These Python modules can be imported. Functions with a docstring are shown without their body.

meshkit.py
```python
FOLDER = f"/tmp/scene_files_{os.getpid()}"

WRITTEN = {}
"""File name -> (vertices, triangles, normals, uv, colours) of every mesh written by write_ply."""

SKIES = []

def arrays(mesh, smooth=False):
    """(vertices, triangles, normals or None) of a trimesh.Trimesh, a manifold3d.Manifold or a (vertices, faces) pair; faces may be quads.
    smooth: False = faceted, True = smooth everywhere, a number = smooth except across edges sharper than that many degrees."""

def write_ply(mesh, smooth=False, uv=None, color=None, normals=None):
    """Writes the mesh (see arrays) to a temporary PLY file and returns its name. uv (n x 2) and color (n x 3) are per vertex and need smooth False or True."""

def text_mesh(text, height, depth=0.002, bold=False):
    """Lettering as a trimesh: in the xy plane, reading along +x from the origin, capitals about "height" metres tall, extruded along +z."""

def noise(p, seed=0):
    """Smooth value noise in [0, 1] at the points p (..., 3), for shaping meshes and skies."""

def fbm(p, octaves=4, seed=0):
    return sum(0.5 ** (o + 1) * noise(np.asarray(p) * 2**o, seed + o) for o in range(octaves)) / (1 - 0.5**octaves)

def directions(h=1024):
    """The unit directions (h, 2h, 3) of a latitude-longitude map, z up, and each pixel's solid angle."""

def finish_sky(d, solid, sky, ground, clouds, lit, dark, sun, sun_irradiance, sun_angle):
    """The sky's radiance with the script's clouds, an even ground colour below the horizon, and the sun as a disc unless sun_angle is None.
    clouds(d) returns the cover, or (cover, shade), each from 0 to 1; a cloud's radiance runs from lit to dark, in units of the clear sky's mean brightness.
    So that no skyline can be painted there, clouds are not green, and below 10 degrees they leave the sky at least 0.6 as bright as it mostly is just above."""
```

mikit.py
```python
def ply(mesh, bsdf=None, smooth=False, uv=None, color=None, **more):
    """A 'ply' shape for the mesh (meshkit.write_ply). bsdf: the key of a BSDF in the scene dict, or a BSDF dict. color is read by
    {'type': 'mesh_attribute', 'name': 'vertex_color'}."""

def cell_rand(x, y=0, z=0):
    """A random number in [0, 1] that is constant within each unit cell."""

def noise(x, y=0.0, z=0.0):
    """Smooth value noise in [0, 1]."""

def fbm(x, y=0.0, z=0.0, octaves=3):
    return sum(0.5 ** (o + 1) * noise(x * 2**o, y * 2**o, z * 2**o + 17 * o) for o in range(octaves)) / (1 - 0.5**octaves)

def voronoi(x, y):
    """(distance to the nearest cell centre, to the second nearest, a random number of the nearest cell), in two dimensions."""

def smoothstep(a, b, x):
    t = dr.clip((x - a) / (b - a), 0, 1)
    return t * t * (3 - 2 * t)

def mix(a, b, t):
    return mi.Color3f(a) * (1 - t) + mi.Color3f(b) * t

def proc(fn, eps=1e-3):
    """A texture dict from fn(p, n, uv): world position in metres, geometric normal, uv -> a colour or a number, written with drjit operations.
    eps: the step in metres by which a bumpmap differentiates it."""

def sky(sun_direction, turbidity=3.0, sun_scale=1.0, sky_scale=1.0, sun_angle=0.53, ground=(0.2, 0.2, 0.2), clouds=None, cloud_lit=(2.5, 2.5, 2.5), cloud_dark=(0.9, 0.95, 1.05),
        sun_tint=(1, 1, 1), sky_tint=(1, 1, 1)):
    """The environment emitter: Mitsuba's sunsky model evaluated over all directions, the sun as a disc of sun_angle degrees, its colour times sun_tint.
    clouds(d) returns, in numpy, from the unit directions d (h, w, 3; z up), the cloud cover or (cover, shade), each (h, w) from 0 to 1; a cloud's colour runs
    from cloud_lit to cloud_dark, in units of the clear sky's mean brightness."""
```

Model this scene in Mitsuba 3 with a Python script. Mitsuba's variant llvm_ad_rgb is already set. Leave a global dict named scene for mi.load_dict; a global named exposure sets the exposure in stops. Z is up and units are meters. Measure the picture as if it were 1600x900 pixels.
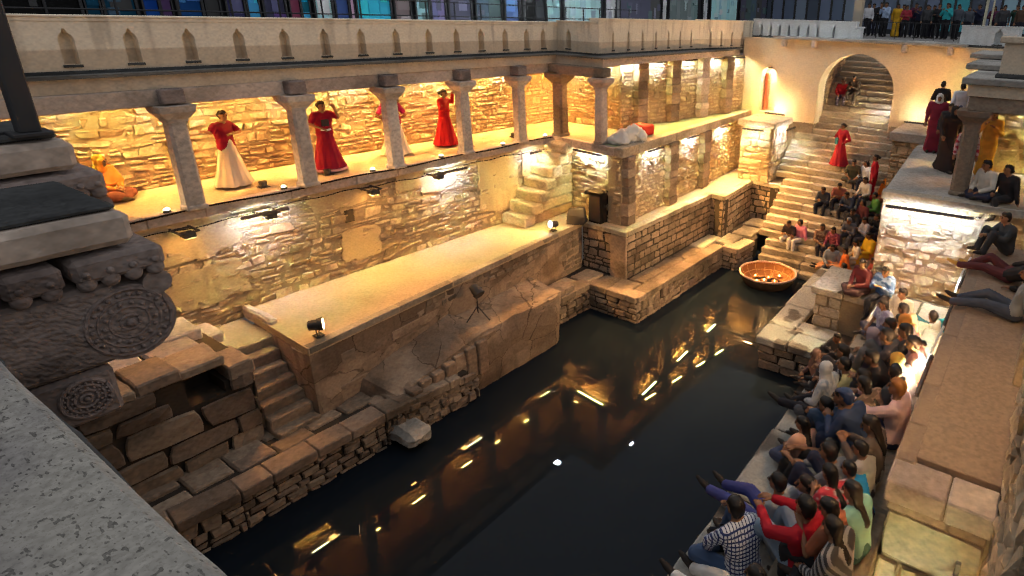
import math, random
import numpy as np, trimesh, mitsuba as mi, mikit, drjit as dr
import manifold3d as m3
from manifold3d import Manifold
import shapely.geometry as sg
import meshkit
from mikit import noise, fbm, smoothstep, mix, cell_rand, proc
T = mi.ScalarTransform4f
rng = np.random.default_rng(7)
scene, labels = {}, {}

# ------------------------------------------------------------------ camera, sky, exposure
SKY = 1.5
FOC, PX, PY = 952.93, 1031.255, 369.611          # pixels of a 1600 x 900 frame
yaw, pitch, roll = np.radians(-31.302), np.radians(19.887), np.radians(1.833)
EYE = np.array([0, 0, 8.7])
_f = np.array([math.sin(yaw), math.cos(yaw), 0]); _r = np.array([math.cos(yaw), -math.sin(yaw), 0]); _u = np.array([0, 0, 1.0])
fwd = _f * math.cos(pitch) - _u * math.sin(pitch); _u2 = _u * math.cos(pitch) + _f * math.sin(pitch)
up = _u2 * math.cos(roll) - _r * math.sin(roll)
scene['camera'] = {'type': 'perspective', 'fov': math.degrees(2 * math.atan(800 / FOC)), 'fov_axis': 'x',
                   'principal_point_offset_x': -(PX - 800) / 1600, 'principal_point_offset_y': -(PY - 450) / 900,
                   'near_clip': 0.05, 'far_clip': 400.0,
                   'to_world': T().look_at(origin=EYE.tolist(), target=(EYE + fwd).tolist(), up=up.tolist())}
def night(d):
    return np.full(d.shape[:2], 1.0)
scene['sky'] = mikit.sky([0.3, -0.5, 0.35], turbidity=4, sun_scale=0.0, sky_scale=SKY, clouds=night, cloud_lit=(0.98, 1.0, 1.06), cloud_dark=(0.9, 0.95, 1.05), ground=(0.12, 0.11, 0.1))
exposure = 1.75
AMBER, WARM, WHITE = (1.0, 0.50, 0.135), (1.0, 0.66, 0.33), (0.85, 0.95, 1.0)

# ------------------------------------------------------------------ materials
def stone_fn(base, tone=0.45, tint=(0.16, 0.10, 0.05), dirt=0.5, freq=1.0):
    b = mi.Color3f(*base); tn = mi.Color3f(*tint)
    def fn(p, n, uv):
        i = dr.floor(uv.x / 8.0)
        t = (1 - tone) + 2 * tone * cell_rand(i, 3, 5)
        big = fbm(p.x * 0.9 * freq, p.y * 0.9 * freq, p.z * 1.3 * freq, 3)
        fine = fbm(p.x * 17 * freq, p.y * 17 * freq, p.z * 17 * freq, 3)
        c = mix(b, tn, smoothstep(0.45, 0.95, cell_rand(i, 9, 2)) * 0.7)
        c = c * (t * (0.62 + 0.76 * fine))
        return c * (1 - dirt * smoothstep(0.48, 0.72, big))
    return fn
def rough_bump(scale, f=9.0):
    def fn(p, n, uv):
        return scale * (fbm(p.x * f, p.y * f, p.z * f, 4) + 0.35 * noise(p.x * f * 7, p.y * f * 7, p.z * f * 7))
    return fn
BUMP = {k: proc(rough_bump(s, f), 2e-3) for k, (s, f) in {'rough': (0.035, 8.0), 'fine': (0.012, 16.0), 'soft': (0.02, 3.0)}.items()}
def mat(name, col, rough=0.85, bump=None, spec=0.1, **more):
    tex = proc(col) if callable(col) else {'type': 'rgb', 'value': list(col)}
    b = {'type': 'principled', 'base_color': tex, 'roughness': rough, 'specular': spec, **more}
    if bump:
        b = {'type': 'bumpmap', 'tex': BUMP[bump], 'scale': 1.0, 'nested': b}
    scene[name] = {'type': 'twosided', 'b': b}
    return name
def plaster_fn(base, stain=(0.2, 0.16, 0.12), amount=0.6, streak=1.0):
    b, s = mi.Color3f(*base), mi.Color3f(*stain)
    def fn(p, n, uv):
        a = fbm(p.x * 0.8, p.y * 0.8, p.z * 1.0, 4)
        st = fbm(p.x * 5.5 * streak, p.y * 5.5 * streak, p.z * 0.5, 3)
        g = fbm(p.x * 26, p.y * 26, p.z * 26, 2)
        k = smoothstep(0.42, 0.8, 0.55 * a + 0.45 * st)
        return mix(b, s, k * amount) * (0.82 + 0.36 * g)
    return fn
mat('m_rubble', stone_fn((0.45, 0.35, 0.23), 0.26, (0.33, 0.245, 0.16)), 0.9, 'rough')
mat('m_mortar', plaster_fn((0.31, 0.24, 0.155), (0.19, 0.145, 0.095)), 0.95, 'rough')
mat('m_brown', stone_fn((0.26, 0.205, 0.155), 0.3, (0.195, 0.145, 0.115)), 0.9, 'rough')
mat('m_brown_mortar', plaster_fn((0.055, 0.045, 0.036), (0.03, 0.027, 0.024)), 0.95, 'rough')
mat('m_grey', stone_fn((0.37, 0.35, 0.315), 0.16, (0.33, 0.31, 0.28), 0.35), 0.85, 'fine')
mat('m_step', stone_fn((0.40, 0.345, 0.265), 0.25, (0.33, 0.27, 0.2), 0.45), 0.8, 'fine')
mat('m_column', stone_fn((0.54, 0.485, 0.42), 0.1, (0.38, 0.33, 0.28), 0.25), 0.8, 'fine')
mat('m_lintel', stone_fn((0.52, 0.43, 0.355), 0.14, (0.40, 0.31, 0.26), 0.35), 0.85, 'fine')
mat('m_cream', plaster_fn((0.60, 0.50, 0.375), (0.33, 0.26, 0.19), 0.55), 0.85, 'soft')
mat('m_ochre', plaster_fn((0.62, 0.49, 0.33), (0.47, 0.35, 0.22), 0.4, 0.6), 0.85, 'soft')
def shaded_parapet(p, n, uv):
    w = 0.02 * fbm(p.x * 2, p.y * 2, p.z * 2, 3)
    c = mix((0.80, 0.71, 0.56), (0.58, 0.48, 0.355), 1 - smoothstep(7.86, 7.90, p.z + w))  # shade on the lower parapet, painted in as a tan band
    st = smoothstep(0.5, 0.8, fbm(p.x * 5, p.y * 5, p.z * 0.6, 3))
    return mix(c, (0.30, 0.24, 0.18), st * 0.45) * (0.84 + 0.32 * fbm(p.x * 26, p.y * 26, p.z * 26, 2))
mat('m_shaded_parapet', shaded_parapet, 0.85, 'soft')
mat('m_whitewash', plaster_fn((0.60, 0.62, 0.62), (0.38, 0.38, 0.37), 0.5), 0.85, 'soft')
mat('m_floor', plaster_fn((0.47, 0.36, 0.235), (0.33, 0.235, 0.14), 0.7, 0.3), 0.75, 'soft')
def patched(p, n, uv):
    a = fbm(p.y * 0.9 + p.x * 0.4, p.z * 1.5, p.x * 0.5, 4); w = 0.12 * (fbm(p.x * 4, p.y * 4, p.z * 4, 3) - 0.5)
    d0, d1, r = mikit.voronoi(p.y * 0.95 + p.x * 0.6 + w * 2, p.z * 1.55 + p.x * 0.25 + w * 2)
    crack = 1 - smoothstep(0.008, 0.035, d1 - d0)
    c = mix((0.35, 0.265, 0.195), (0.20, 0.145, 0.105), smoothstep(0.42, 0.62, a)) * (0.82 + 0.34 * r)
    st = smoothstep(0.5, 0.75, fbm(p.x * 6, p.y * 6, p.z * 0.5, 3))
    damp = 1 - smoothstep(0.05, 0.65, p.z + 0.5 * (fbm(p.x * 2, p.y * 2, p.z, 3) - 0.5))
    c = mix(c, (0.10, 0.085, 0.065), st * 0.4) * (0.72 + 0.55 * fbm(p.x * 22, p.y * 22, p.z * 22, 3)) * (1 - 0.45 * damp)
    return c * (1 - 0.5 * crack * smoothstep(0.35, 0.5, fbm(p.x * 1.2, p.y * 1.2, p.z * 1.2 + 7, 2)))
mat('m_plaster_brown', patched, 0.9, 'rough')
mat('m_wall_plaster', plaster_fn((0.43, 0.335, 0.21), (0.30, 0.225, 0.145), 0.8), 0.9, 'rough')
mat('m_patch', stone_fn((0.30, 0.225, 0.165), 0.16, (0.24, 0.175, 0.13), 0.5), 0.9, 'rough')
mat('m_moss', plaster_fn((0.28, 0.28, 0.165), (0.19, 0.17, 0.1), 0.7, 0.3), 0.9, 'soft')
mat('m_terrace', plaster_fn((0.29, 0.215, 0.16), (0.19, 0.14, 0.105), 0.6, 0.3), 0.9, 'fine')
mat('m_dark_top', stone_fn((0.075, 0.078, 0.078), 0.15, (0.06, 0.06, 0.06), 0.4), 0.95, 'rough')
mat('m_carved', stone_fn((0.27, 0.215, 0.195), 0.12, (0.24, 0.2, 0.18), 0.5, 1.6), 0.95, 'rough')
def slab_fn(p, n, uv):
    pits = smoothstep(0.68, 0.76, fbm(p.x * 75, p.y * 150, p.z * 20, 2)) * 0.9 + 0.3 * smoothstep(0.55, 0.75, fbm(p.x * 190, p.y * 260, p.z * 20, 2))
    g = fbm(p.x * 90, p.y * 90, p.z * 90, 2)
    a = fbm(p.x * 3, p.y * 3, p.z * 3, 4)
    return mix((0.35, 0.33, 0.29), (0.255, 0.24, 0.225), smoothstep(0.4, 0.65, a)) * (0.72 + 0.55 * g) * (1 - 0.55 * pits)
mat('m_slab', slab_fn, 0.9, 'fine')
mat('m_ledge', lambda p, n, uv: mix((0.36, 0.345, 0.305), (0.13, 0.115, 0.10), smoothstep(0.57, 0.70, fbm(p.x * 2.3, p.y * 2.3, p.z, 3))) * (0.7 + 0.6 * fbm(p.x * 34, p.y * 34, p.z * 34, 2)), 0.9, 'fine')
mat('m_street', plaster_fn((0.16, 0.155, 0.15), (0.11, 0.105, 0.1), 0.6, 0.3), 0.9)
mat('m_metal', (0.022, 0.022, 0.024), 0.5, metallic=0.0, spec=0.5)
mat('m_steel', (0.16, 0.165, 0.17), 0.45)
mat('m_rubber', (0.007, 0.007, 0.008), 0.75)
mat('m_drip', stone_fn((0.15, 0.145, 0.135), 0.1, (0.12, 0.12, 0.11), 0.5), 0.95, 'rough')
scene['m_water'] = {'type': 'plastic', 'int_ior': 1.333, 'diffuse_reflectance': {'type': 'rgb', 'value': [0.008, 0.0125, 0.019]}, 'nonlinear': False, 'specular_reflectance': {'type': 'rgb', 'value': [0.42, 0.44, 0.48]}}
def _vc(name, rough, spec, bump=None, **more):
    b = {'type': 'principled', 'base_color': {'type': 'mesh_attribute', 'name': 'vertex_color'}, 'roughness': rough, 'specular': spec, **more}
    scene[name] = {'type': 'twosided', 'b': {'type': 'bumpmap', 'tex': proc(bump, 4e-3), 'scale': 1.0, 'nested': b} if bump else b}
_vc('m_cloth', 0.82, 0.25, lambda p, n, uv: 0.022 * fbm(p.x * 13 + p.z * 4, p.y * 13, p.z * 6, 3) + 0.0016 * noise(p.x * 160, p.y * 160, p.z * 160), sheen=0.3)
_vc('m_paint', 0.48, 0.35)
def colour(rgb, rough=0.8):
    """Cloth, skin or paint of one colour: one shared material that reads the mesh's own colour."""
    return ('m_cloth' if rough > 0.6 else 'm_paint', tuple(float(x) for x in rgb))
def coloured(mesh, c, smooth, mottle=0.0, print_=None):
    v, f, n = meshkit.arrays(mesh, smooth); col = np.tile(np.array(c, float), (len(v), 1))
    if mottle: col = col * (1 + mottle * 2 * (meshkit.fbm(v * 9 + 3, 3) - 0.5))[:, None]
    if print_ is not None: col = np.where((meshkit.noise(v * 22 + 5) > 0.62)[:, None], np.array(print_), col)
    path = meshkit.write_ply((v, f), False, None, np.clip(col, 0, 1), normals=n)
    return {'type': 'ply', 'filename': path, 'face_normals': n is None}

# ------------------------------------------------------------------ helpers
used = {}
def numbered(name):
    n = used.get(name, 0); used[name] = n + 1
    return name if n == 0 else f'{name}_{n:03d}'
def thing(name, label=None, cat=None, group=None, kind=None):
    key = numbered(name)
    d = {}
    if label: d['label'] = label
    if cat: d['category'] = cat
    if group: d['group'] = group
    if kind: d['kind'] = kind
    if d: labels[key] = d
    return key
def put(name, mesh, m, parent=None, smooth=False, label=None, kind=None, uv=None, emit=None, **more):
    """ONE entry of the scene; with a parent, a part of it."""
    key = numbered((parent + '__' if parent else '') + name)
    if label or kind:
        labels[key] = {k: v for k, v in (('label', label), ('kind', kind)) if v}
    if isinstance(m, tuple):
        d, m = (mesh if isinstance(mesh, dict) else coloured(mesh, m[1], smooth)), m[0]
    else:
        d = mesh if isinstance(mesh, dict) else mikit.ply(mesh, m, smooth=smooth, uv=uv)
    d = {**d, **more}
    if m: d['bsdf'] = {'type': 'ref', 'id': m}
    if emit is not None:
        d['emitter'] = {'type': 'area', 'radiance': {'type': 'rgb', 'value': [float(x) for x in emit]}}
    scene[key] = d
    return key
def tm(man):
    m = man.to_mesh()
    return trimesh.Trimesh(np.array(m.vert_properties[:, :3], float), np.array(m.tri_verts, int), process=False)
def cat(*meshes):
    return trimesh.util.concatenate(list(meshes))
def box(x0, x1, y0, y1, z0, z1, c=0.0):
    """A box with chamfered edges."""
    x0, x1 = min(x0, x1), max(x0, x1); y0, y1 = min(y0, y1), max(y0, y1)
    if c <= 0:
        b = trimesh.creation.box((x1 - x0, y1 - y0, z1 - z0)); b.apply_translation(((x0 + x1) / 2, (y0 + y1) / 2, (z0 + z1) / 2)); return b
    pts = []
    for x, sx in ((x0, 1), (x1, -1)):
        for y, sy in ((y0, 1), (y1, -1)):
            for z, sz in ((z0, 1), (z1, -1)):
                pts += [(x + sx * c, y + sy * c, z), (x + sx * c, y, z + sz * c), (x, y + sy * c, z + sz * c)]
    return trimesh.convex.convex_hull(np.array(pts))
def worn(x0, x1, y0, y1, z0, z1, c=0.02, amp=0.02, step=0.25, seed=0, f=2.2):
    """A stone block: chamfered, subdivided and worn unevenly."""
    m = Manifold(m3.Mesh(np.asarray(box(x0, x1, y0, y1, z0, z1, c).vertices, np.float32), np.asarray(box(x0, x1, y0, y1, z0, z1, c).faces, np.uint32))).refine_to_length(step)
    t = tm(m); v = t.vertices
    d = np.stack([meshkit.fbm(v * f + 31 * k, 3, seed + k) - 0.5 for k in range(3)], 1)
    t.vertices = v + d * 2 * amp
    return t
def prism(poly, z0, z1):
    m = trimesh.creation.extrude_polygon(sg.Polygon(poly), z1 - z0, engine='earcut'); m.apply_translation((0, 0, z0)); return m
def ids(mesh, i=None):
    """uv that carry a random stone number: 8 k + local."""
    v = np.asarray(mesh.vertices); i = int(rng.integers(0, 4000)) if i is None else i
    a = v[:, 0] * 0.71 + v[:, 1] * 0.71; 
    return np.stack([8 * i + 1 + 5 * (a - a.min()) / (np.ptp(a) + 1e-6), v[:, 2] + 0.13 * v[:, 1]], 1)
def block(name, x0, x1, y0, y1, z0, z1, m, parent=None, c=0.02, amp=0.012, step=0.3, seed=None, **kw):
    t = worn(x0, x1, y0, y1, z0, z1, c, amp, step, int(rng.integers(0, 9999)) if seed is None else seed)
    return put(name, t, m, parent, uv=ids(t), **kw)
def tube(points, r, sides=8):
    p = np.asarray(points, float); rr = np.broadcast_to(r, (len(p),))
    t = np.gradient(p, axis=0); t /= np.linalg.norm(t, axis=1, keepdims=True) + 1e-12
    a = np.cross(t, np.where(np.abs(t[:, 2:]) < 0.9, [0, 0, 1.0], [1.0, 0, 0])); a /= np.linalg.norm(a, axis=1, keepdims=True) + 1e-12
    b = np.cross(t, a); g = np.arange(sides) * 2 * np.pi / sides
    v = p[:, None] + rr[:, None, None] * (np.cos(g)[None, :, None] * a[:, None] + np.sin(g)[None, :, None] * b[:, None])
    n = len(p); i, j = np.meshgrid(np.arange(n - 1), np.arange(sides), indexing='ij')
    q = np.stack([i * sides + j, i * sides + (j + 1) % sides, (i + 1) * sides + (j + 1) % sides, (i + 1) * sides + j], -1).reshape(-1, 4)
    v = np.vstack([v.reshape(-1, 3), p[0], p[-1]]); s0, s1 = n * sides, n * sides + 1; k = np.arange(sides)
    f = np.vstack([q[:, [0, 1, 2]], q[:, [0, 2, 3]], np.stack([k * 0 + s0, (k + 1) % sides, k], 1), np.stack([k * 0 + s1, (n - 1) * sides + k, (n - 1) * sides + (k + 1) % sides], 1)])
    return trimesh.Trimesh(v, f, process=False)
def lathe(profile, sides=32):
    return trimesh.creation.revolve(np.asarray(profile, float), sections=sides)
def at(mesh, x=0, y=0, z=0, rz=0):
    m = mesh.copy()
    if rz: m.apply_transform(trimesh.transformations.rotation_matrix(rz, (0, 0, 1)))
    m.apply_translation((x, y, z)); return m

def stone_mesh(o, u, n, a0, a1, b0, b1, depth, jit, seed, bulge=0.02, seg=0.14, wave=None):
    """One stone of a wall face: its front stands proud of the joint, corners and edges uneven, 40 to 80 triangles."""
    r = np.random.default_rng(seed)
    w, h = a1 - a0, b1 - b0
    na, nb = max(2, min(5, int(w / seg) + 1)), max(2, min(4, int(h / seg) + 1))
    g = min(0.014, 0.12 * min(w, h))
    ga = np.concatenate([[a0 + g], np.linspace(a0 + g * 2.6, a1 - g * 2.6, na), [a1 - g]])
    gb = np.concatenate([[b0 + g], np.linspace(b0 + g * 2.6, b1 - g * 2.6, nb), [b1 - g]])
    A, B = np.meshgrid(ga, gb, indexing='ij')
    jc = jit * np.array([[w, h]]) * r.uniform(-1, 1, (4, 2)) * 0.5
    sa, sb = (A - a0) / w, (B - b0) / h
    off = ((1 - sa) * (1 - sb))[..., None] * jc[0] + (sa * (1 - sb))[..., None] * jc[1] + ((1 - sa) * sb)[..., None] * jc[2] + (sa * sb)[..., None] * jc[3]
    A, B = A + off[..., 0], B + off[..., 1]
    cx, cy = (a0 + a1) / 2, (b0 + b1) / 2
    k = np.clip((np.abs(2 * sa - 1) ** 6 + np.abs(2 * sb - 1) ** 6), 0, 1) * (0.10 + 0.5 * jit)     # rounded corners
    kk = k * np.minimum(1, np.abs(2 * sa - 1) * np.abs(2 * sb - 1)) ** 2
    A, B = A + (cx - A) * kk * 0.5, B + (cy - B) * kk * 0.5
    D = np.full(A.shape, depth) + r.uniform(-0.35, 0.35) * depth + (r.uniform(-1, 1) * (sa - 0.5) + r.uniform(-1, 1) * (sb - 0.5)) * bulge * 1.6
    D += (meshkit.noise(np.stack([A * 7, B * 7, A * 0 + seed % 97], -1)) - 0.5) * bulge * 2
    D *= 1 - (0.25 + 0.6 * jit) * np.maximum(np.abs(2 * sa - 1), np.abs(2 * sb - 1)) ** 3
    if wave: B = B + wave[0](A) * (1 - sb) + wave[1](A) * sb
    D[0, :] = D[-1, :] = -0.015; D[:, 0] = D[:, -1] = -0.015
    v = o + A[..., None] * u + B[..., None] * np.array([0, 0, 1.0]) + D[..., None] * n
    I, J = np.meshgrid(np.arange(na + 1), np.arange(nb + 1), indexing='ij'); c = nb + 2
    q = np.stack([I * c + J, (I + 1) * c + J, (I + 1) * c + J + 1, I * c + J + 1], -1).reshape(-1, 4)
    return trimesh.Trimesh(v.reshape(-1, 3), np.vstack([q[:, [0, 1, 2]], q[:, [0, 2, 3]]]), process=False)

def stones(parent, p0, p1, z0, z1, m, course=(0.16, 0.26), length=(0.28, 0.6), depth=0.05, jit=0.25, bulge=0.025, seed=1, holes=(), name='stone', most=300, batter=0.0):
    """Courses of single stones on the face of a wall from p0 to p1 (its outside to the right hand). holes: (a0, a1, z0, z1) left free. Past `most` stones the smallest are joined as stuff."""
    r = np.random.default_rng(seed)
    p0, p1 = np.array([*p0, 0.0]), np.array([*p1, 0.0]); L = np.linalg.norm(p1 - p0); u = (p1 - p0) / L; n = np.array([u[1], -u[0], 0])
    cells = []; z = z0; row = 0; amp = 0.075 if jit > 0.3 else 0.0; rows = []
    def wv(k, last=False):
        return lambda A: (meshkit.noise(np.stack([A * 0.95 + seed * 3.7, A * 0 + k * 5.3, A * 0], -1)) - 0.5) * 2 * amp * (0 if k == 0 or last else 1)
    while z < z1 - 0.05:
        h = r.uniform(*course)
        if z1 - (z + h) < course[0] * 0.7: h = z1 - z
        W = (wv(row), wv(row + 1, z + h > z1 - 0.01)) if amp else None; row += 1
        a = -r.uniform(0, length[0]) * 0.8
        while a < L - 0.02:
            w = r.uniform(*length)
            if L - (a + w) < length[0] * 0.5: w = L - a
            b0, b1 = max(a, 0), min(a + w, L)
            if b1 - b0 > 0.06 and not any(b1 > q[0] + 0.03 and b0 < q[1] - 0.03 and z + h > q[2] + 0.03 and z < q[3] - 0.03 for q in holes):
                if jit > 0.2 and h > course[0] * 1.45 and r.random() < 0.3:      # two thin stones in place of a high one
                    s = r.uniform(0.4, 0.6); wm = (lambda W, s: (lambda A: W[0](A) * (1 - s) + W[1](A) * s))(W, s) if W else None
                    cells += [(b0, b1, z, z + h * s, (W[0], wm) if W else None), (b0, b1, z + h * s, z + h, (wm, W[1]) if W else None)]
                else:
                    cells.append((b0, b1, z, z + h, W))
            a += w
        z += h
    order = sorted(range(len(cells)), key=lambda i: -(cells[i][1] - cells[i][0]) * (cells[i][3] - cells[i][2]))
    rest = []
    for j, i in enumerate(order):
        c = cells[i]
        o = p0 - n * batter * ((c[2] + c[3]) / 2 - z0)
        t = stone_mesh(o, u, n, *c[:4], depth, jit, seed * 7919 + i, bulge, wave=c[4])
        if j < most: put(name, t, m, parent, uv=ids(t))
        else: rest.append(t)
    if rest:
        t = cat(*rest); put(name + '_rest', t, m, parent, kind='stuff')
    return len(cells)
def core(parent, p0, p1, z0, z1, thick, m, name='core', back=0.0, holes=()):
    """The wall's body behind its face stones."""
    p0, p1 = np.array(p0, float), np.array(p1, float); u = (p1 - p0) / np.linalg.norm(p1 - p0); n = np.array([u[1], -u[0]])
    q = [p0 - n * back, p1 - n * back, p1 - n * thick, p0 - n * thick]
    return put(name, prism(q, z0, z1), m, parent)
def wall(name, label, p0, p1, z0, z1, thick, ms, mc, kind_cat='stone wall', **kw):
    k = thing(name, label, kind_cat); core(k, p0, p1, z0, z1, thick, mc, back=-0.02)
    stones(k, p0, p1, z0, z1, ms, **kw)
    return k
def plaster_patch(parent, p0, p1, a0, a1, z0, z1, m, seed, off=0.045):
    """A ragged skin of plaster left on a rubble wall."""
    p0, p1 = np.array([*p0, 0.0]), np.array([*p1, 0.0]); u = (p1 - p0) / np.linalg.norm(p1 - p0); n = np.array([u[1], -u[0], 0])
    r = np.random.default_rng(seed); q = np.linspace(0, 2 * np.pi, 64, endpoint=False); ca, cz, ha, hz = (a0 + a1) / 2, (z0 + z1) / 2, (a1 - a0) / 2, (z1 - z0) / 2
    k = 0.80 + 0.5 * (meshkit.fbm(np.stack([np.cos(q) * 2.2 + seed, np.sin(q) * 2.2, q * 0], -1), 4) - 0.4); c, s = np.cos(q), np.sin(q)
    sq = 1 / np.maximum(np.abs(c), np.abs(s)) ** 0.7
    pts = np.stack([ca + ha * c * sq * k, np.minimum(cz + hz * s * sq * k, 4.64)], 1)
    t = trimesh.creation.extrude_polygon(sg.Polygon(pts).buffer(0), 0.02, engine='earcut'); t = tm(Manifold(m3.Mesh(np.asarray(t.vertices, np.float32), np.asarray(t.faces, np.uint32))).refine_to_length(0.12))
    v = t.vertices; d = off + v[:, 2] + 0.03 * (meshkit.fbm(np.stack([v[:, 0] * 2, v[:, 1] * 2, v[:, 0] * 0 + seed], -1), 3) - 0.5)
    t.vertices = p0 + v[:, :1] * u + np.stack([v[:, 0] * 0, v[:, 0] * 0, v[:, 1]], 1) + d[:, None] * n
    if t.volume < 0: t.invert()
    return put('plaster_patch', t, m, parent)
def wall_light(x, y, z, along, length, aim, power, label, colour_=AMBER, width=0.035, name='wall_light', group=None):
    """A linear lamp: a dark channel with a lit lens under it. along: plan direction; aim: 3-D direction the lens faces."""
    k = thing(name, label, 'wall light', group)
    u = np.array([*along, 0.0]); u /= np.linalg.norm(u); d = np.array(aim, float); d /= np.linalg.norm(d); s = np.cross(d, u)
    c = np.array([x, y, z], float)
    def slab(lo, hi, hw):
        v = [c + u * a * length / 2 + s * b * hw + d * t for a in (-1, 1) for b in (-1, 1) for t in (lo, hi)]
        return trimesh.convex.convex_hull(np.array(v))
    put('channel', slab(-0.045, 0, width * 0.75), 'm_metal', k)
    v = np.array([c + u * a * (length / 2 - 0.01) + s * b * width / 2 + d * 0.004 for a, b in ((-1, -1), (1, -1), (1, 1), (-1, 1))])
    f = np.array([[0, 1, 2], [0, 2, 3]])
    if np.dot(np.cross(v[1] - v[0], v[2] - v[0]), d) < 0: f = f[:, ::-1]
    put('lens', trimesh.Trimesh(v, f, process=False), 'm_steel', k, emit=np.array(colour_) * power)
    return k
# ================================================================== the setting: water, floors, stairs, streets
F_ = (8.7 - 2.8) / (8.7 - 2.2)                        # the near audience ledge stands higher than the floor beyond it
def nb(x0, x1, y0, y1, z0, z1): return x0 * F_, x1 * F_, y0 * F_, y1 * F_, 8.7 - (8.7 - z0) * F_, 8.7 - (8.7 - z1) * F_
k = thing('water', kind='structure'); del used['water']
_n = 60; gx, gy = np.meshgrid(np.linspace(-13.5, 0, _n), np.linspace(-0.5, 21.5, _n), indexing='ij')
I, J = np.meshgrid(np.arange(_n - 1), np.arange(_n - 1), indexing='ij'); _q = np.stack([I * _n + J, (I + 1) * _n + J, (I + 1) * _n + J + 1, I * _n + J + 1], -1).reshape(-1, 4)
put('water', (np.stack([gx, gy, gx * 0], -1).reshape(-1, 3), _q), 'm_water', kind='structure')
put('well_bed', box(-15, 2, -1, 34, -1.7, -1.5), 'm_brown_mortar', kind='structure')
put('street', cat(box(-70, -14.3, -40, 90, 7.25, 7.45), box(-14.3, -11.9, 16.3, 26.8, 7.25, 7.45)), 'm_street', kind='structure')
put('street', cat(box(-14.3, -8.2, 27.2, 90, 7.75, 7.98), box(-4.9, 70, 27.2, 90, 7.75, 7.98), box(-8.2, -4.9, 30.5, 90, 7.75, 7.98)), 'm_street', kind='structure')
put('street', cat(box(3.2, 70, -40, 27.2, 7.3, 7.5), box(-14.3, 3.2, -40, -1.6, 7.3, 7.5)), 'm_street', kind='structure')

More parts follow.
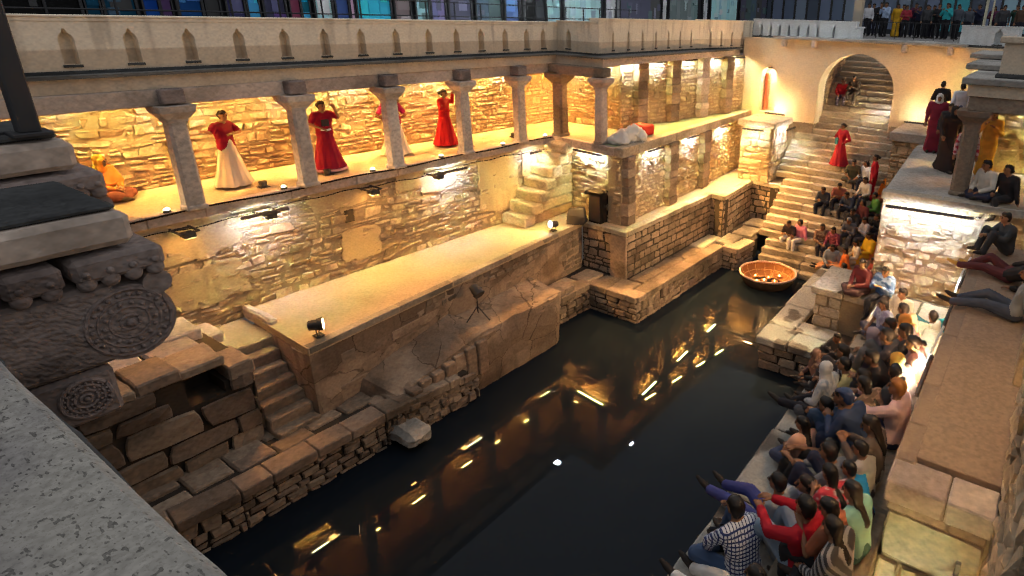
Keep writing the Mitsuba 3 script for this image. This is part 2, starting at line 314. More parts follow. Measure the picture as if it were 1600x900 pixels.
GE0, GE1 = (-13.90, 1.5), (-13.60, 15.33)               # the gallery's front edge
put('gallery_floor', prism([GE0, GE1, (-10.5, 14.92), (-11.5, 15.1), (-12.6, 17.8), (-15.7, 17.8), (-16.2, 1.5)][::-1], 4.66, 4.85), 'm_floor', kind='structure')
put('upper_terrace', prism([(-10.5, 14.92), (-10.92, 23.0), (-10.92, 25.4), (-11.6, 25.4), (-12.62, 17.8), (-11.5, 15.1)], 4.66, 4.852), 'm_moss', kind='structure')
PLAT = [(-11.2, 5.33), (-11.85, 14.66), (-10.1, 14.65), (-10.03, 20.2), (-9.45, 20.1), (-9.62, 23.05), (-8.38, 23.0), (-8.58, 25.4), (-11.0, 25.4), (-10.7, 15.1), (-13.7, 15.45), (-13.95, 5.6), (-13.45, 5.42)]
put('platform', prism(PLAT, 2.22, 2.38), 'm_floor', kind='structure')
put('landing', prism([(-2.85, 15.08), (3, 15.55), (3, 25.4), (-3.3, 25.4), (-3.3, 21.4)], 4.68, 4.85), 'm_grey', kind='structure')
block('landing', -4.3, -1.0, 22.2, 25.38, 4.86, 5.16, 'm_grey', amp=0.008, kind='structure')
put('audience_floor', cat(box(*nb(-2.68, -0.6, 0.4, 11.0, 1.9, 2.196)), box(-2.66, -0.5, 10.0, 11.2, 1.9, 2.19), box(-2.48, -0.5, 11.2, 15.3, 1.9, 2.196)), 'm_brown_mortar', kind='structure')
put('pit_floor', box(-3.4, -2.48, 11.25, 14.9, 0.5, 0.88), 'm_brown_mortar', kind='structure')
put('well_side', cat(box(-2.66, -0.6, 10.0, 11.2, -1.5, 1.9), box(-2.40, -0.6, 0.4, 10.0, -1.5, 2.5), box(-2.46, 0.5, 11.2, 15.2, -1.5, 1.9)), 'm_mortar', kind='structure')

# ------------------------------------------------------------------ near slab, corbels and their posts
g = lambda **k: k
k = thing('parapet_slab', 'broad pitted grey stone slab in the bottom left foreground', 'stone slab')
t = worn(-3.3, 1.4, -1.3, 0.285, 7.58, 7.8, 0.02, 0.008, 0.09, 5, 3.0); put('top', t, 'm_slab', k)
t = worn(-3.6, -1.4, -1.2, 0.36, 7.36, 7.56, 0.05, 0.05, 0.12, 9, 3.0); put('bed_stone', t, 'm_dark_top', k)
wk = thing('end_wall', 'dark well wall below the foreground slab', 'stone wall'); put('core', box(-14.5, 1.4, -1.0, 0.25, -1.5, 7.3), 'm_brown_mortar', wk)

def corbel(label, x, y1, dz, lower=True):
    """A carved stone corbel that carries a thick coping slab over the water."""
    k = thing('carved_corbel', label, 'carved corbel'); X0 = x - 0.42
    t = worn(X0 - 0.55, x + 0.02, -0.6, y1 - 0.12, 7.16 + dz, 7.38 + dz, 0.04, 0.018, 0.1, 3); put('coping', t, 'm_lintel', k, uv=ids(t))
    # dark weathered top, sloping back
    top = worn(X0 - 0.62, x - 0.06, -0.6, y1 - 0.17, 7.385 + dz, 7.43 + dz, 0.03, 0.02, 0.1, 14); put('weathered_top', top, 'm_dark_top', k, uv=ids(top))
    # two frieze stones with a row of hanging lobes
    ys = [(0.74, 1.02), (1.06, y1)] if lower else [(0.5, y1)]
    for a, b in [(-0.6, 0.7)] + ys:
        t = [worn(X0 - 0.3, x + 0.045, a, b, 6.97 + dz, 7.13 + dz, 0.03, 0.01, 0.08, int(a * 90 + 200))]
        nl = max(2, int((b - a) / 0.105))
        for i in range(nl):
            yc = a + (i + 0.5) * (b - a) / nl
            s = trimesh.creation.icosphere(2, 0.052); s.apply_scale((0.75, 1.0, 1.05)); s.apply_translation((x + 0.012, yc, 6.965 + dz)); t.append(s)
            s = trimesh.creation.icosphere(2, 0.022); s.apply_translation((x + 0.05, yc, 7.03 + dz)); t.append(s)
        t = cat(*t); put('frieze', t, 'm_carved', k, uv=ids(t))
    # the body: a beam whose end curls into a scroll
    body = [worn(X0 - 0.2, x, -0.6, y1 - 0.3, 6.38 + dz, 6.93 + dz, 0.03, 0.008, 0.1, 21)]
    cyl = trimesh.creation.cylinder(0.265, 0.6, sections=40); cyl.apply_transform(trimesh.transformations.rotation_matrix(np.pi / 2, (0, 1, 0))); cyl.apply_translation((x - 0.3, y1 - 0.27, 6.62 + dz)); body.append(cyl)
    sm = trimesh.creation.cylinder(0.085, 0.62, sections=20); sm.apply_transform(trimesh.transformations.rotation_matrix(np.pi / 2, (0, 1, 0))); sm.apply_translation((x - 0.3, y1 - 0.07, 6.85 + dz)); body.append(sm)
    t = cat(*body); put('beam', t, 'm_carved', k, uv=ids(t))
    def rosette(yc, zc, R, par):
        m = []
        for rr, th in ((R, 0.015), (R * 0.74, 0.011), (R * 0.47, 0.011), (R * 0.22, 0.012)):
            a = np.linspace(0, 2 * np.pi, 33); m.append(tube(np.stack([a * 0 + x - 0.003, yc + rr * np.cos(a), zc + rr * np.sin(a)], 1), th, 6))
        for i in range(22):
            a = i / 22 * 2 * np.pi; s = trimesh.creation.icosphere(1, R * 0.06); s.apply_translation((x + 0.006, yc + R * 0.87 * math.cos(a), zc + R * 0.87 * math.sin(a))); m.append(s)
        for i in range(14):
            a = i / 14 * 2 * np.pi; s = trimesh.creation.icosphere(1, R * 0.062); s.apply_translation((x + 0.006, yc + R * 0.6 * math.cos(a), zc + R * 0.6 * math.sin(a))); m.append(s)
        s = trimesh.creation.icosphere(2, R * 0.12); s.apply_translation((x + 0.012, yc, zc)); m.append(s)
        t = cat(*m); put('rosette', t, 'm_carved', par, uv=ids(t))
    rosette(y1 - 0.27, 6.62 + dz, 0.235, k)
    if lower:
        low = worn(X0 - 0.2, x - 0.01, -0.6, 1.13, 6.0 + dz, 6.36 + dz, 0.03, 0.01, 0.09, 31); t = low
        put('lower_beam', t, 'm_carved', k, uv=ids(t)); rosette(0.95, 6.19 + dz, 0.13, k)
        low = worn(X0, x + 0.03, -0.6, 0.72, 5.75 + dz, 6.36 + dz, 0.04, 0.03, 0.09, 33); put('wall_end', low, 'm_dark_top', k, uv=ids(low))
    return k
corbel('weathered carved corbel with rosette scrolls, dark topped, at the left edge', -5.0, 1.55, 0)
corbel('second corbel slab behind the large carved corbel at the left edge', -6.2, 1.68, 0.30, False)
for nm, lab, x, y, a in (('rail_post', 'thick black post standing on the far corbel at the upper left', -6.28, 1.36, 0.062), ('rail_post', 'black post cut by the left edge of the photo', -6.45, 1.17, 0.045)):
    k = thing(nm, lab, 'post'); put('pole', box(x - a, x + a, y - a, y + a, 7.76, 10.6, 0.01), 'm_metal', k)
    put('foot', box(x - a * 1.8, x + a * 1.8, y - a * 1.8, y + a * 1.8, 7.735, 7.765, 0.006), 'm_metal', k)

# ------------------------------------------------------------------ left gallery
k = wall('gallery_wall', 'long rubble back wall of the colonnaded gallery, lit amber', (-16.15, 1.5), (-15.68, 17.75), 4.85, 7.2, 0.5, 'm_rubble', 'm_mortar', seed=3, course=(0.11, 0.23), length=(0.17, 0.50), jit=0.36, depth=0.055, bulge=0.045)
k = wall('gallery_wall', 'short rubble back wall at the turn of the gallery', (-15.68, 17.75), (-12.62, 17.75), 4.85, 7.2, 0.5, 'm_rubble', 'm_mortar', seed=4, course=(0.11, 0.22), length=(0.15, 0.42), jit=0.36, depth=0.055, bulge=0.045)
LW0, LW1 = (-14.02, 1.5), (-13.76, 15.42)
k = wall('retaining_wall', 'rubble retaining wall below the colonnaded gallery', LW0, LW1, 2.2, 4.66, 0.6, 'm_rubble', 'm_mortar', seed=6, course=(0.11, 0.22), length=(0.2, 0.56), jit=0.36, depth=0.05, bulge=0.045, most=300)
for i, (a0, a1, z0, z1) in enumerate(((0.2, 4.6, 3.75, 4.75), (2.6, 4.4, 2.7, 3.7), (5.6, 7.3, 4.05, 4.8), (6.2, 7.4, 2.6, 3.6), (7.8, 9.0, 4.1, 4.8), (10.4, 12.4, 2.7, 4.8), (12.3, 13.8, 3.6, 4.8), (8.6, 10.0, 3.9, 4.75))):
    plaster_patch(k, LW0, LW1, a0, a1, z0, z1, 'm_wall_plaster', 600 + i)
put('vent', box(-13.90, -13.82, 8.0, 8.22, 3.72, 4.02), 'm_brown_mortar', k)
# kerb stones of the gallery edge, with the cable laid along it
k = thing('gallery_kerb', 'stone kerb along the edge of the colonnaded gallery', 'kerb')
e0, e1 = np.array(GE0), np.array(GE1); L = np.linalg.norm(e1 - e0); u = (e1 - e0) / L; nn = np.array([u[1], -u[0]]); a = 0.0
while a < L - 0.05:
    w = min(rng.uniform(0.9, 1.7), L - a); c = e0 + u * (a + w / 2); t = worn(-0.16, 0.03, -w / 2 + 0.006, w / 2 - 0.006, 4.62, 4.858, 0.015, 0.006, 0.2, int(a * 50))
    t.apply_transform(trimesh.transformations.rotation_matrix(math.atan2(-u[0], u[1]), (0, 0, 1))); t.apply_translation((*c, 0)); put('kerb_stone', t, 'm_lintel', k, uv=ids(t)); a += w
e0b = np.array((-10.5, 14.92)); a = 0.0; L2 = np.linalg.norm(e0b - e1); u2 = (e0b - e1) / L2
while a < L2 - 0.05:
    w = min(rng.uniform(0.8, 1.2), L2 - a); c = e1 + u2 * (a + w / 2); t = worn(-w / 2 + 0.006, w / 2 - 0.006, -0.03, 0.16, 4.60, 4.858, 0.015, 0.006, 0.2, int(a * 50 + 9))
    t.apply_transform(trimesh.transformations.rotation_matrix(math.atan2(u2[1], u2[0]), (0, 0, 1))); t.apply_translation((*c, 0)); put('kerb_stone', t, 'm_lintel', k, uv=ids(t)); a += w
pts = [(e0 + u * s + nn * 0.045).tolist() + [4.83 + 0.02 * math.sin(s * 2.1)] for s in np.linspace(0.5, L - 0.1, 70)]
ck = thing('cable', 'black cable laid along the edge of the colonnaded gallery', 'cable'); put('run', tube(pts, 0.018, 6), 'm_rubber', ck)
pts = [(e0 + u * s + nn * 0.06).tolist() + [4.52 + 0.03 * math.sin(s * 1.3) + 0.02 * math.sin(s * 5)] for s in np.linspace(1.5, L - 0.4, 80)]
ck = thing('cable', 'thin cable sagging along the wall just below the gallery edge', 'cable'); put('run', tube(pts, 0.011, 5), 'm_rubber', ck)

def column(label, x, y, z0, z1, w=0.17, m='m_column', group=None):
    k = thing('stone_column', label, 'column', group)
    def ring(h, z, ch=0.32):
        c = h * ch; return [(h - c, -h, z), (h, -h + c, z), (h, h - c, z), (h - c, h, z), (-h + c, h, z), (-h, h - c, z), (-h, -h + c, z), (-h + c, -h, z)]
    def loft(levels):
        ms = [trimesh.convex.convex_hull(np.array(ring(*a) + ring(*b))) for a, b in zip(levels, levels[1:])]
        t = cat(*ms); t.apply_translation((x, y, 0)); return t
    H = z1 - z0
    t = box(x - w * 1.12, x + w * 1.12, y - w * 1.12, y + w * 1.12, z0, z0 + 0.1, 0.02); put('base', t, m, k, uv=ids(t))
    t = loft([(w * 1.02, z0 + 0.1), (w * 0.98, z0 + 0.5 * H), (w * 0.93, z1 - 0.30)]); put('shaft', t, m, k, uv=ids(t))
    t = loft([(w * 1.05, z1 - 0.31, 0.1), (w * 1.1, z1 - 0.26, 0.1), (w * 1.75, z1 - 0.12, 0.06), (w * 1.85, z1, 0.05)]); put('capital', t, m, k, uv=ids(t))
    return k
COLS = [(-13.68, 4.98), (-13.62, 7.22), (-13.58, 9.46), (-13.54, 11.70), (-13.50, 13.84)]
for (x, y), lab in zip(COLS, ('nearest of the five gallery columns, left of the dancer with crossed arms', 'gallery column between the white skirted dancer and the red gown', 'third gallery column, half hiding a dancer in a white skirt', 'fourth gallery column with a dancer in red behind it', 'fifth gallery column, brightly lit near the corner')):
    column(lab, x - 0.12, y, 4.85, 6.87, 0.165)
column('brown column at the inner corner of the gallery', -13.42, 15.52, 4.85, 6.87, 0.2, 'm_brown')
column('slim column right of the gallery corner beside the white bundle', -11.55, 15.25, 4.85, 6.87, 0.165, 'm_lintel')

k = thing('gallery_roof', 'cream plastered roof edge and stone beams over the colonnaded gallery', 'roof')
put('slab', prism([(-13.86, 1.2), (-13.62, 15.55), (-11.5, 15.3), (-11.55, 15.9), (-12.6, 18.2), (-16.4, 18.2), (-16.6, 1.2)], 7.17, 7.42), 'm_cream', k)
put('drip_ledge', prism([(-13.74, 1.2), (-13.50, 15.42), (-11.38, 15.15), (-11.5, 25.3), (-12.3, 25.3), (-12.2, 16.2), (-14.3, 16.3), (-14.5, 1.2)], 7.42, 7.475), 'm_drip', k)
put('slab', prism([(-11.5, 15.32), (-11.62, 25.3), (-12.3, 25.3), (-12.62, 18.2), (-11.56, 15.9)], 7.2, 7.418), 'm_lintel', k)
ys = [1.3] + [c[1] for c in COLS] + [15.5]
for a, b in zip(ys, ys[1:]):
    xa = -13.76
    t = worn(xa - 0.34, xa + 0.02, a + 0.07, b - 0.07, 6.87, 7.165, 0.015, 0.006, 0.25, int(a * 77)); put('beam', t, 'm_lintel', k, uv=ids(t))
for x, y in COLS:
    t = worn(x - 0.32, x + 0.10, y - 0.19, y + 0.19, 6.9, 7.166, 0.02, 0.012, 0.15, int(y * 31)); put('bracket', t, 'm_carved', k, uv=ids(t))
for xa, xb in ((-13.3, -11.72), ):
    t = worn(xa, xb, 15.2, 15.55, 6.87, 7.165, 0.015, 0.006, 0.25, 61); put('beam', t, 'm_brown', k, uv=ids(t))
t = worn(-13.72, -13.28, 15.3, 15.7, 6.9, 7.166, 0.02, 0.01, 0.15, 5); put('bracket', t, 'm_brown', k, uv=ids(t))
t = worn(-11.75, -11.36, 15.12, 15.5, 6.9, 7.166, 0.02, 0.01, 0.15, 6); put('bracket', t, 'm_brown', k, uv=ids(t))
put('ceiling', prism([(-14.1, 1.2), (-13.8, 15.6), (-12.7, 17.7), (-15.75, 17.7), (-16.2, 1.2)], 7.1, 7.17), 'm_cream', k)

# middle wall above the upper terrace, with its piers
MW0, MW1 = (-12.62, 17.75), (-11.42, 25.4)
k = wall('gallery_wall', 'rubble wall above the mossy terrace, lit in bright panels between piers', MW0, MW1, 4.85, 7.2, 0.5, 'm_rubble', 'm_mortar', seed=8, course=(0.11, 0.22), length=(0.15, 0.42), jit=0.36, depth=0.055, bulge=0.045)
def pier(parent, p, u, n, z0, z1, w, d, m, seed):
    r = np.random.default_rng(seed); z = z0
    while z < z1 - 0.02:
        h = min(r.uniform(0.24, 0.42), z1 - z); h = z1 - z if z1 - z - h < 0.12 else h
        ww, dd = w * r.uniform(0.92, 1.08), d * r.uniform(0.9, 1.1)
        t = worn(-ww / 2, ww / 2, -0.05, dd, z + 0.006, z + h - 0.006, 0.018, 0.012, 0.16, seed * 13 + int(z * 40))
        M = np.eye(4); M[:2, 0] = u; M[:2, 1] = n; M[:2, 3] = p; M[2, 2] = 1; t.apply_transform(M)
        if np.linalg.det(M[:3, :3]) < 0: t.invert()
        put('pier_stone', t, m, parent, uv=ids(t)); z += h
mu = np.array(MW1) - np.array(MW0); mL = np.linalg.norm(mu); mu /= mL; mn = np.array([mu[1], -mu[0]])
for i, s in enumerate((0.9, 2.75, 4.6, 6.3)):
    pier(k, np.array(MW0) + mu * s, mu, mn, 4.86, 7.19, 0.52, 0.30, 'm_lintel' if i == 2 else 'm_brown', 50 + i)

# middle wall below the upper terrace
RX0, RX1 = (-13.70, 15.52), (-10.62, 15.06)
k = wall('retaining_wall', 'lit rubble wall behind the loudspeakers, facing the camera', RX0, RX1, 2.38, 4.66, 0.5, 'm_rubble', 'm_mortar', seed=10, course=(0.12, 0.24), length=(0.2, 0.5), jit=0.35, depth=0.06, bulge=0.05)
RY0, RY1 = (-10.62, 15.06), (-11.10, 25.4)
k = wall('retaining_wall', 'rubble wall of bright lit panels between piers, below the mossy terrace', RY0, RY1, 2.38, 4.66, 0.5, 'm_rubble', 'm_mortar', seed=11, course=(0.11, 0.22), length=(0.16, 0.42), jit=0.36, depth=0.06, bulge=0.055)
ru = np.array(RY1) - np.array(RY0); ru /= np.linalg.norm(ru); rn = np.array([ru[1], -ru[0]])
for i, (s, w) in enumerate(((0.22, 0.44), (3.0, 0.62), (5.75, 0.6))):
    pier(k, np.array(RY0) + ru * s, ru, rn, 2.39, 4.62, w, 0.27, 'm_brown', 70 + i)
kk = thing('terrace_kerb', 'stone kerb along the front edge of the mossy terrace', 'kerb')
s = 0.0
f0, f1 = np.array((-10.50, 14.86)), np.array((-10.98, 25.4)); fL = np.linalg.norm(f1 - f0); fu = (f1 - f0) / fL
while s < fL - 0.05:
    w = min(rng.uniform(0.9, 1.6), fL - s); w = fL - s if fL - s - w < 0.4 else w; c = f0 + fu * (s + w / 2)
    t = worn(-0.28, 0.06, -w / 2 + 0.006, w / 2 - 0.006, 4.6, 4.90, 0.02, 0.008, 0.2, int(s * 60) + 3); t.apply_transform(trimesh.transformations.rotation_matrix(math.atan2(-fu[0], fu[1]), (0, 0, 1))); t.apply_translation((*c, 0)); put('kerb_stone', t, 'm_step', kk, uv=ids(t)); s += w

# pedestal at the far end of the terrace
k = thing('pedestal', 'square rubble pedestal with a flat grey cap beside the arch stairs', 'pedestal')
put('core', box(-10.26, -8.92, 23.02, 24.7, 2.38, 4.62), 'm_mortar', k)
stones(k, (-10.26, 23.02), (-8.92, 23.02), 2.38, 4.62, 'm_rubble', seed=15, course=(0.2, 0.34), length=(0.3, 0.6), depth=0.05, jit=0.25)
stones(k, (-8.92, 23.02), (-8.92, 24.7), 2.38, 4.62, 'm_rubble', seed=16, course=(0.2, 0.34), length=(0.3, 0.55), depth=0.05, jit=0.25)
block('cap', -10.4, -8.76, 22.88, 24.85, 4.62, 4.86, 'm_grey', k, c=0.03, amp=0.012)

# ------------------------------------------------------------------ platform walls
def coping_run(parent, p0, p1, z, h, over, depth, m, lo=0.7, hi=1.5, seed=0, name='coping_stone'):
    r = np.random.default_rng(seed); p0, p1 = np.array(p0), np.array(p1); L = np.linalg.norm(p1 - p0); u = (p1 - p0) / L; s = 0.0
    while s < L - 0.03:
        w = min(r.uniform(lo, hi), L - s); w = L - s if L - s - w < lo * 0.5 else w; c = p0 + u * (s + w / 2)
        t = worn(-depth, over, -w / 2 + 0.005, w / 2 - 0.005, z - h, z, 0.02, 0.01, 0.16, seed * 17 + int(s * 40)); t.apply_transform(trimesh.transformations.rotation_matrix(math.atan2(-u[0], u[1]), (0, 0, 1))); t.apply_translation((*c, 0)); put(name, t, m, parent, uv=ids(t)); s += w
A0, A1 = (-11.24, 5.35), (-11.93, 14.7)
k = thing('platform_wall', 'plastered brown face of the long lit platform above the water', 'stone wall')
core(k, A0, A1, 0.3, 2.2, 0.6, 'm_plaster_brown')
stones(k, A0, A1, 0.75, 1.86, 'm_patch', seed=23, course=(0.34, 0.5), length=(0.6, 1.7), depth=0.012, jit=0.2, bulge=0.02, holes=((0.55, 1.05, 1.5, 9), (8.0, 20, 0, 9), (3.9, 5.2, 0, 9)))
stones(k, A0, A1, 1.86, 2.2, 'm_brown', seed=20, course=(0.15, 0.2), length=(0.2, 0.42), depth=0.02, jit=0.3, holes=((0, 2.6, 0, 9), (4.0, 4.5, 0, 9), (7.5, 8.0, 1.0, 1.9)))
stones(k, A0, A1, 0.5, 1.86, 'm_brown', seed=21, course=(0.17, 0.26), length=(0.2, 0.45), depth=0.02, jit=0.35, holes=((0, 8.05, 0, 9), ))
t = stone_mesh(np.array([*A0, 0]), np.array([-0.0734, 0.9973, 0]), np.array([0.9973, 0.0734, 0]), 0.62, 0.98, 1.62, 1.95, 0.03, 0.1, 5); put('stone', t, 'm_brown', k, uv=ids(t))
core(k, (-13.45, 5.40), (-11.24, 5.35), 0.3, 2.2, 0.5, 'm_plaster_brown', 'end_face')
coping_run(k, (-11.24, 5.35), (-11.9, 14.6), 2.386, 0.15, 0.05, 0.16, 'm_step', 1.0, 2.2, 4)
k = thing('platform_wall', 'dark recessed brown face in the notch below the loudspeakers', 'stone wall')
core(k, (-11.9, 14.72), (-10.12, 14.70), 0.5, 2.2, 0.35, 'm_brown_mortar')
stones(k, (-11.9, 14.72), (-10.72, 14.70), 0.8, 2.2, 'm_brown', seed=22, course=(0.18, 0.28), length=(0.25, 0.5), depth=0.02)
block('corner_pier', -10.72, -10.12, 14.6, 15.0, 0.75, 2.2, 'm_brown', k, amp=0.01)
coping_run(k, (-11.9, 14.66), (-10.1, 14.64), 2.386, 0.16, 0.06, 0.2, 'm_step', 0.7, 1.2, 6)
k = thing('platform_wall', 'ashlar face of the narrow lit platform, right of the dark notch', 'stone wall')
segs = [((-10.12, 14.70), (-10.05, 20.25)), ((-10.05, 20.17), (-9.47, 20.12)), ((-9.47, 20.12), (-9.64, 23.1)), ((-9.64, 23.07), (-8.42, 23.03)), ((-8.42, 23.03), (-8.6, 25.4))]
for i, (a, b) in enumerate(segs):
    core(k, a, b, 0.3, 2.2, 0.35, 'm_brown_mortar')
    stones(k, a, b, 0.75, 2.22, 'm_brown', seed=25 + i, course=(0.2, 0.3), length=(0.28, 0.6), depth=0.022, jit=0.16, bulge=0.012, most=150)
    coping_run(k, a, b, 2.40, 0.17, 0.06, 0.24, 'm_step', 0.7, 1.5, 8 + i)

# ------------------------------------------------------------------ lower ledge at the water, left side
k = thing('lower_ledge', 'low stone ledge along the left water edge, below the platform', 'ledge')
LE = [(-10.62, 1.0), (-10.35, 3.4), (-10.25, 6.1), (-10.05, 7.9)]
def ledge_fill(poly, z0, z1, m, name='fill'):
    put(name, prism(poly, z0, z1), m, k)
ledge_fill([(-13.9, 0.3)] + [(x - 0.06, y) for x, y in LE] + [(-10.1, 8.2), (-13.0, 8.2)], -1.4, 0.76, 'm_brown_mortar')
for i, (a, b) in enumerate(zip(LE, LE[1:])):
    stones(k, a, b, -0.35, 0.62, 'm_brown', seed=30 + i, course=(0.13, 0.22), length=(0.18, 0.45), depth=0.035, jit=0.22, bulge=0.02)
    coping_run(k, a, b, 0.84, 0.2, 0.08, 0.42, 'm_brown', 0.4, 1.1, 31 + i, 'edge_stone')
for i in range(20):                                   # paving on the ledge, uneven slabs
    y = 1.6 + (i // 2) * 0.68; x = (-11.15, -10.75)[i % 2] - 0.1 * (i % 3); w = (0.55, 0.42)[i % 2]
    if y < 7.9: block('paving_slab', x - w, x, y, y + 0.64, 0.70, 0.80 + 0.03 * rng.random(), 'm_brown', k, c=0.03, amp=0.03, step=0.2)
b_ = worn(-10.5, -9.55, 6.15, 6.75, 0.05, 0.42, 0.1, 0.10, 0.15, 77); put('loose_stone', b_, 'm_grey', k, uv=ids(b_))
# sloping plastered apron and low block below the platform
ap = np.array([(x, y, z) for x, y, z in [(-11.9, 6.2, 1.25), (-11.9, 8.9, 1.62), (-10.45, 6.6, 0.86), (-10.3, 8.9, 1.42), (-11.9, 6.0, 0.2), (-10.4, 6.4, 0.2), (-10.2, 8.9, 0.2), (-11.9, 8.9, 0.2)]])
t = tm(Manifold(m3.Mesh(trimesh.convex.convex_hull(ap).vertices.astype(np.float32), trimesh.convex.convex_hull(ap).faces.astype(np.uint32))).refine_to_length(0.18)); t.vertices += (np.stack([meshkit.fbm(t.vertices * 2.2 + 9 * q, 4, 3) for q in range(3)], 1) - 0.5) * 0.15
put('apron', t, 'm_plaster_brown', k)
t = tm(Manifold(m3.Mesh(*(lambda h: (h.vertices.astype(np.float32), h.faces.astype(np.uint32)))(trimesh.convex.convex_hull(np.array([(-12, 8.85, -1.2), (-10.12, 8.2, -1.2), (-10.12, 11.25, -1.2), (-12, 11.9, -1.2), (-12, 8.85, 1.42), (-10.34, 8.75, 1.40), (-10.42, 11.9, 1.32), (-12, 12.1, 1.36), (-10.2, 11.4, 0.6)]))))).refine_to_length(0.18)); t.vertices += (np.stack([meshkit.fbm(t.vertices * 2.2 + 5 * q, 4, 8) for q in range(3)], 1) - 0.5) * 0.12
put('low_block', t, 'm_plaster_brown', k)
stones(k, (-10.36, 8.75), (-10.44, 11.7), 0.98, 1.36, 'm_patch', seed=45, course=(0.18, 0.22), length=(0.3, 0.8), depth=0.10, jit=0.25, bulge=0.03, holes=((0.9, 1.5, 0, 9),))
for i in range(9):
    block('ledge_step', -10.98 - 0.02 * (i % 2), -10.28 + 0.05 * (i % 3), 6.15 + i * 0.31, 6.44 + i * 0.31, 0.4, 0.80 + 0.06 * i + 0.015 * rng.random(), 'm_patch', k, c=0.03, amp=0.022, step=0.14, seed=500 + i)
stones(k, (-10.2, 6.3), (-10.02, 8.4), -0.3, 0.75, 'm_brown', seed=44, course=(0.13, 0.2), length=(0.18, 0.34), depth=0.07, jit=0.35)
k = thing('lower_ledge', 'low stepped ledge of squared stones around the notch by the water', 'ledge')
ledge_fill([(-12, 11.4), (-10.95, 11.4), (-10.9, 13.7), (-9.08, 13.7), (-8.98, 19.2), (-8.4, 19.15), (-8.3, 20.9), (-9.6, 23.2), (-10.4, 20.4), (-10.4, 14.9), (-12, 14.9)], -1.4, 0.76, 'm_brown_mortar')
LE2 = [(-10.87, 11.4), (-10.82, 13.68), (-9.02, 13.62), (-8.93, 19.12), (-8.33, 19.08), (-8.2, 20.3)]
for i, (a, b) in enumerate(zip(LE2, LE2[1:])):
    if i == 1: a = (-10.87, 13.66)
    stones(k, a, b, -0.35, 0.64, 'm_brown', seed=46 + i, course=(0.17, 0.24), length=(0.24, 0.46), depth=0.045, jit=0.2, bulge=0.02)
    coping_run(k, a, b, 0.85, 0.19, 0.07, 0.42, 'm_brown' if i < 4 else 'm_step', 0.45, 0.95, 51 + i, 'edge_stone')
for i, (x0, x1, y0, y1) in enumerate([(-11.8, -11.2, 11.6, 12.6), (-11.75, -11.2, 12.65, 13.6), (-11.6, -10.9, 13.68, 14.5), (-10.85, -10.2, 14.0, 14.55), (-10.2, -9.5, 13.95, 14.6), (-10.0, -9.45, 14.65, 15.9), (-9.98, -9.42, 15.95, 17.2), (-9.96, -9.4, 17.25, 18.4), (-9.94, -9.38, 18.45, 19.9), (-9.4, -8.8, 19.5, 20.6), (-9.3, -8.5, 20.7, 21.8), (-9.4, -8.6, 21.9, 22.9)]):
    block('paving_slab', x0, x1, y0, y1, 0.70, 0.815 + 0.02 * (i % 3), 'm_brown' if i < 8 else 'm_step', k, c=0.03, amp=0.03, step=0.2)
# second, higher riser set back on the ledge next to the notch
coping_run(k, (-10.95, 11.9), (-10.95, 13.0), 1.02, 0.2, 0.1, 0.45, 'm_brown', 0.4, 0.7, 66, 'edge_stone')

# ------------------------------------------------------------------ broken masonry and steps at the near end of the platform
k = thing('broken_wall', 'coursed mass of long brown stones with a dark hole, left of the water steps', 'stone wall')
put('core', cat(box(-14.2, -11.62, 0.3, 3.42, 0.2, 2.62), box(-14.2, -12.25, 3.42, 4.42, 0.2, 2.5), box(-12.25, -11.62, 3.42, 4.05, 0.2, 1.98), box(-12.5, -11.62, 4.0, 4.42, 0.2, 2.2), box(-12.25, -11.7, 3.42, 4.05, 2.62, 2.66)), 'm_brown_mortar', k)
stones(k, (-11.60, 0.4), (-11.53, 4.45), 0.72, 1.98, 'm_brown', seed=80, course=(0.26, 0.4), length=(0.5, 1.5), depth=0.04, jit=0.16, bulge=0.035)
stones(k, (-11.60, 0.4), (-11.53, 4.45), 1.98, 2.62, 'm_brown', seed=81, course=(0.26, 0.36), length=(0.5, 1.2), depth=0.05, jit=0.16, bulge=0.04, holes=((3.02, 3.62, 0, 9),))
stones(k, (-12.5, 4.45), (-11.55, 4.45), 0.9, 2.2, 'm_brown', seed=82, course=(0.26, 0.4), length=(0.4, 0.9), depth=0.02, jit=0.1)
for i, (x0, x1, y0, y1, z0, z1) in enumerate([(-12.4, -11.5, 0.5, 1.7, 2.58, 2.78), (-12.5, -11.5, 1.72, 2.75, 2.58, 2.74), (-12.4, -11.52, 2.77, 3.4, 2.58, 2.80), (-12.35, -11.55, 3.38, 4.08, 2.56, 2.74), (-12.4, -11.5, 4.08, 4.5, 2.2, 2.50), (-13.3, -12.42, 0.6, 2.4, 2.5, 2.72)]):
    block('cap_stone', x0, x1, y0, y1, z0, z1, 'm_brown', k, c=0.03, amp=0.03, step=0.16, seed=300 + i)
for i, (x0, x1, y0, y1, z0, z1) in enumerate([(-13.85, -13.05, 3.5, 4.35, 2.45, 2.72), (-13.9, -13.2, 4.36, 4.75, 2.15, 2.42), (-13.05, -12.42, 3.3, 4.1, 2.45, 2.66), (-13.2, -12.5, 2.45, 3.25, 2.5, 2.70)]):
    block('top_stone', x0, x1, y0, y1, z0, z1, 'm_lintel', k, c=0.04, amp=0.05, step=0.14, seed=320 + i)
k = thing('water_steps', 'dark narrow steps going down to the ledge beside the platform end', 'steps')
put('landing_slab', worn(-13.95, -12.66, 4.5, 5.42, 1.95, 2.2, 0.03, 0.02, 0.16, 12), 'm_floor', k)
for i in range(6):
    block('step', -12.66 + i * 0.24, -12.36 + i * 0.24, 4.5, 5.34, 1.6 - i * 0.225, 2.0 - i * 0.222, 'm_brown', k, c=0.025, amp=0.035, step=0.15, seed=340 + i)
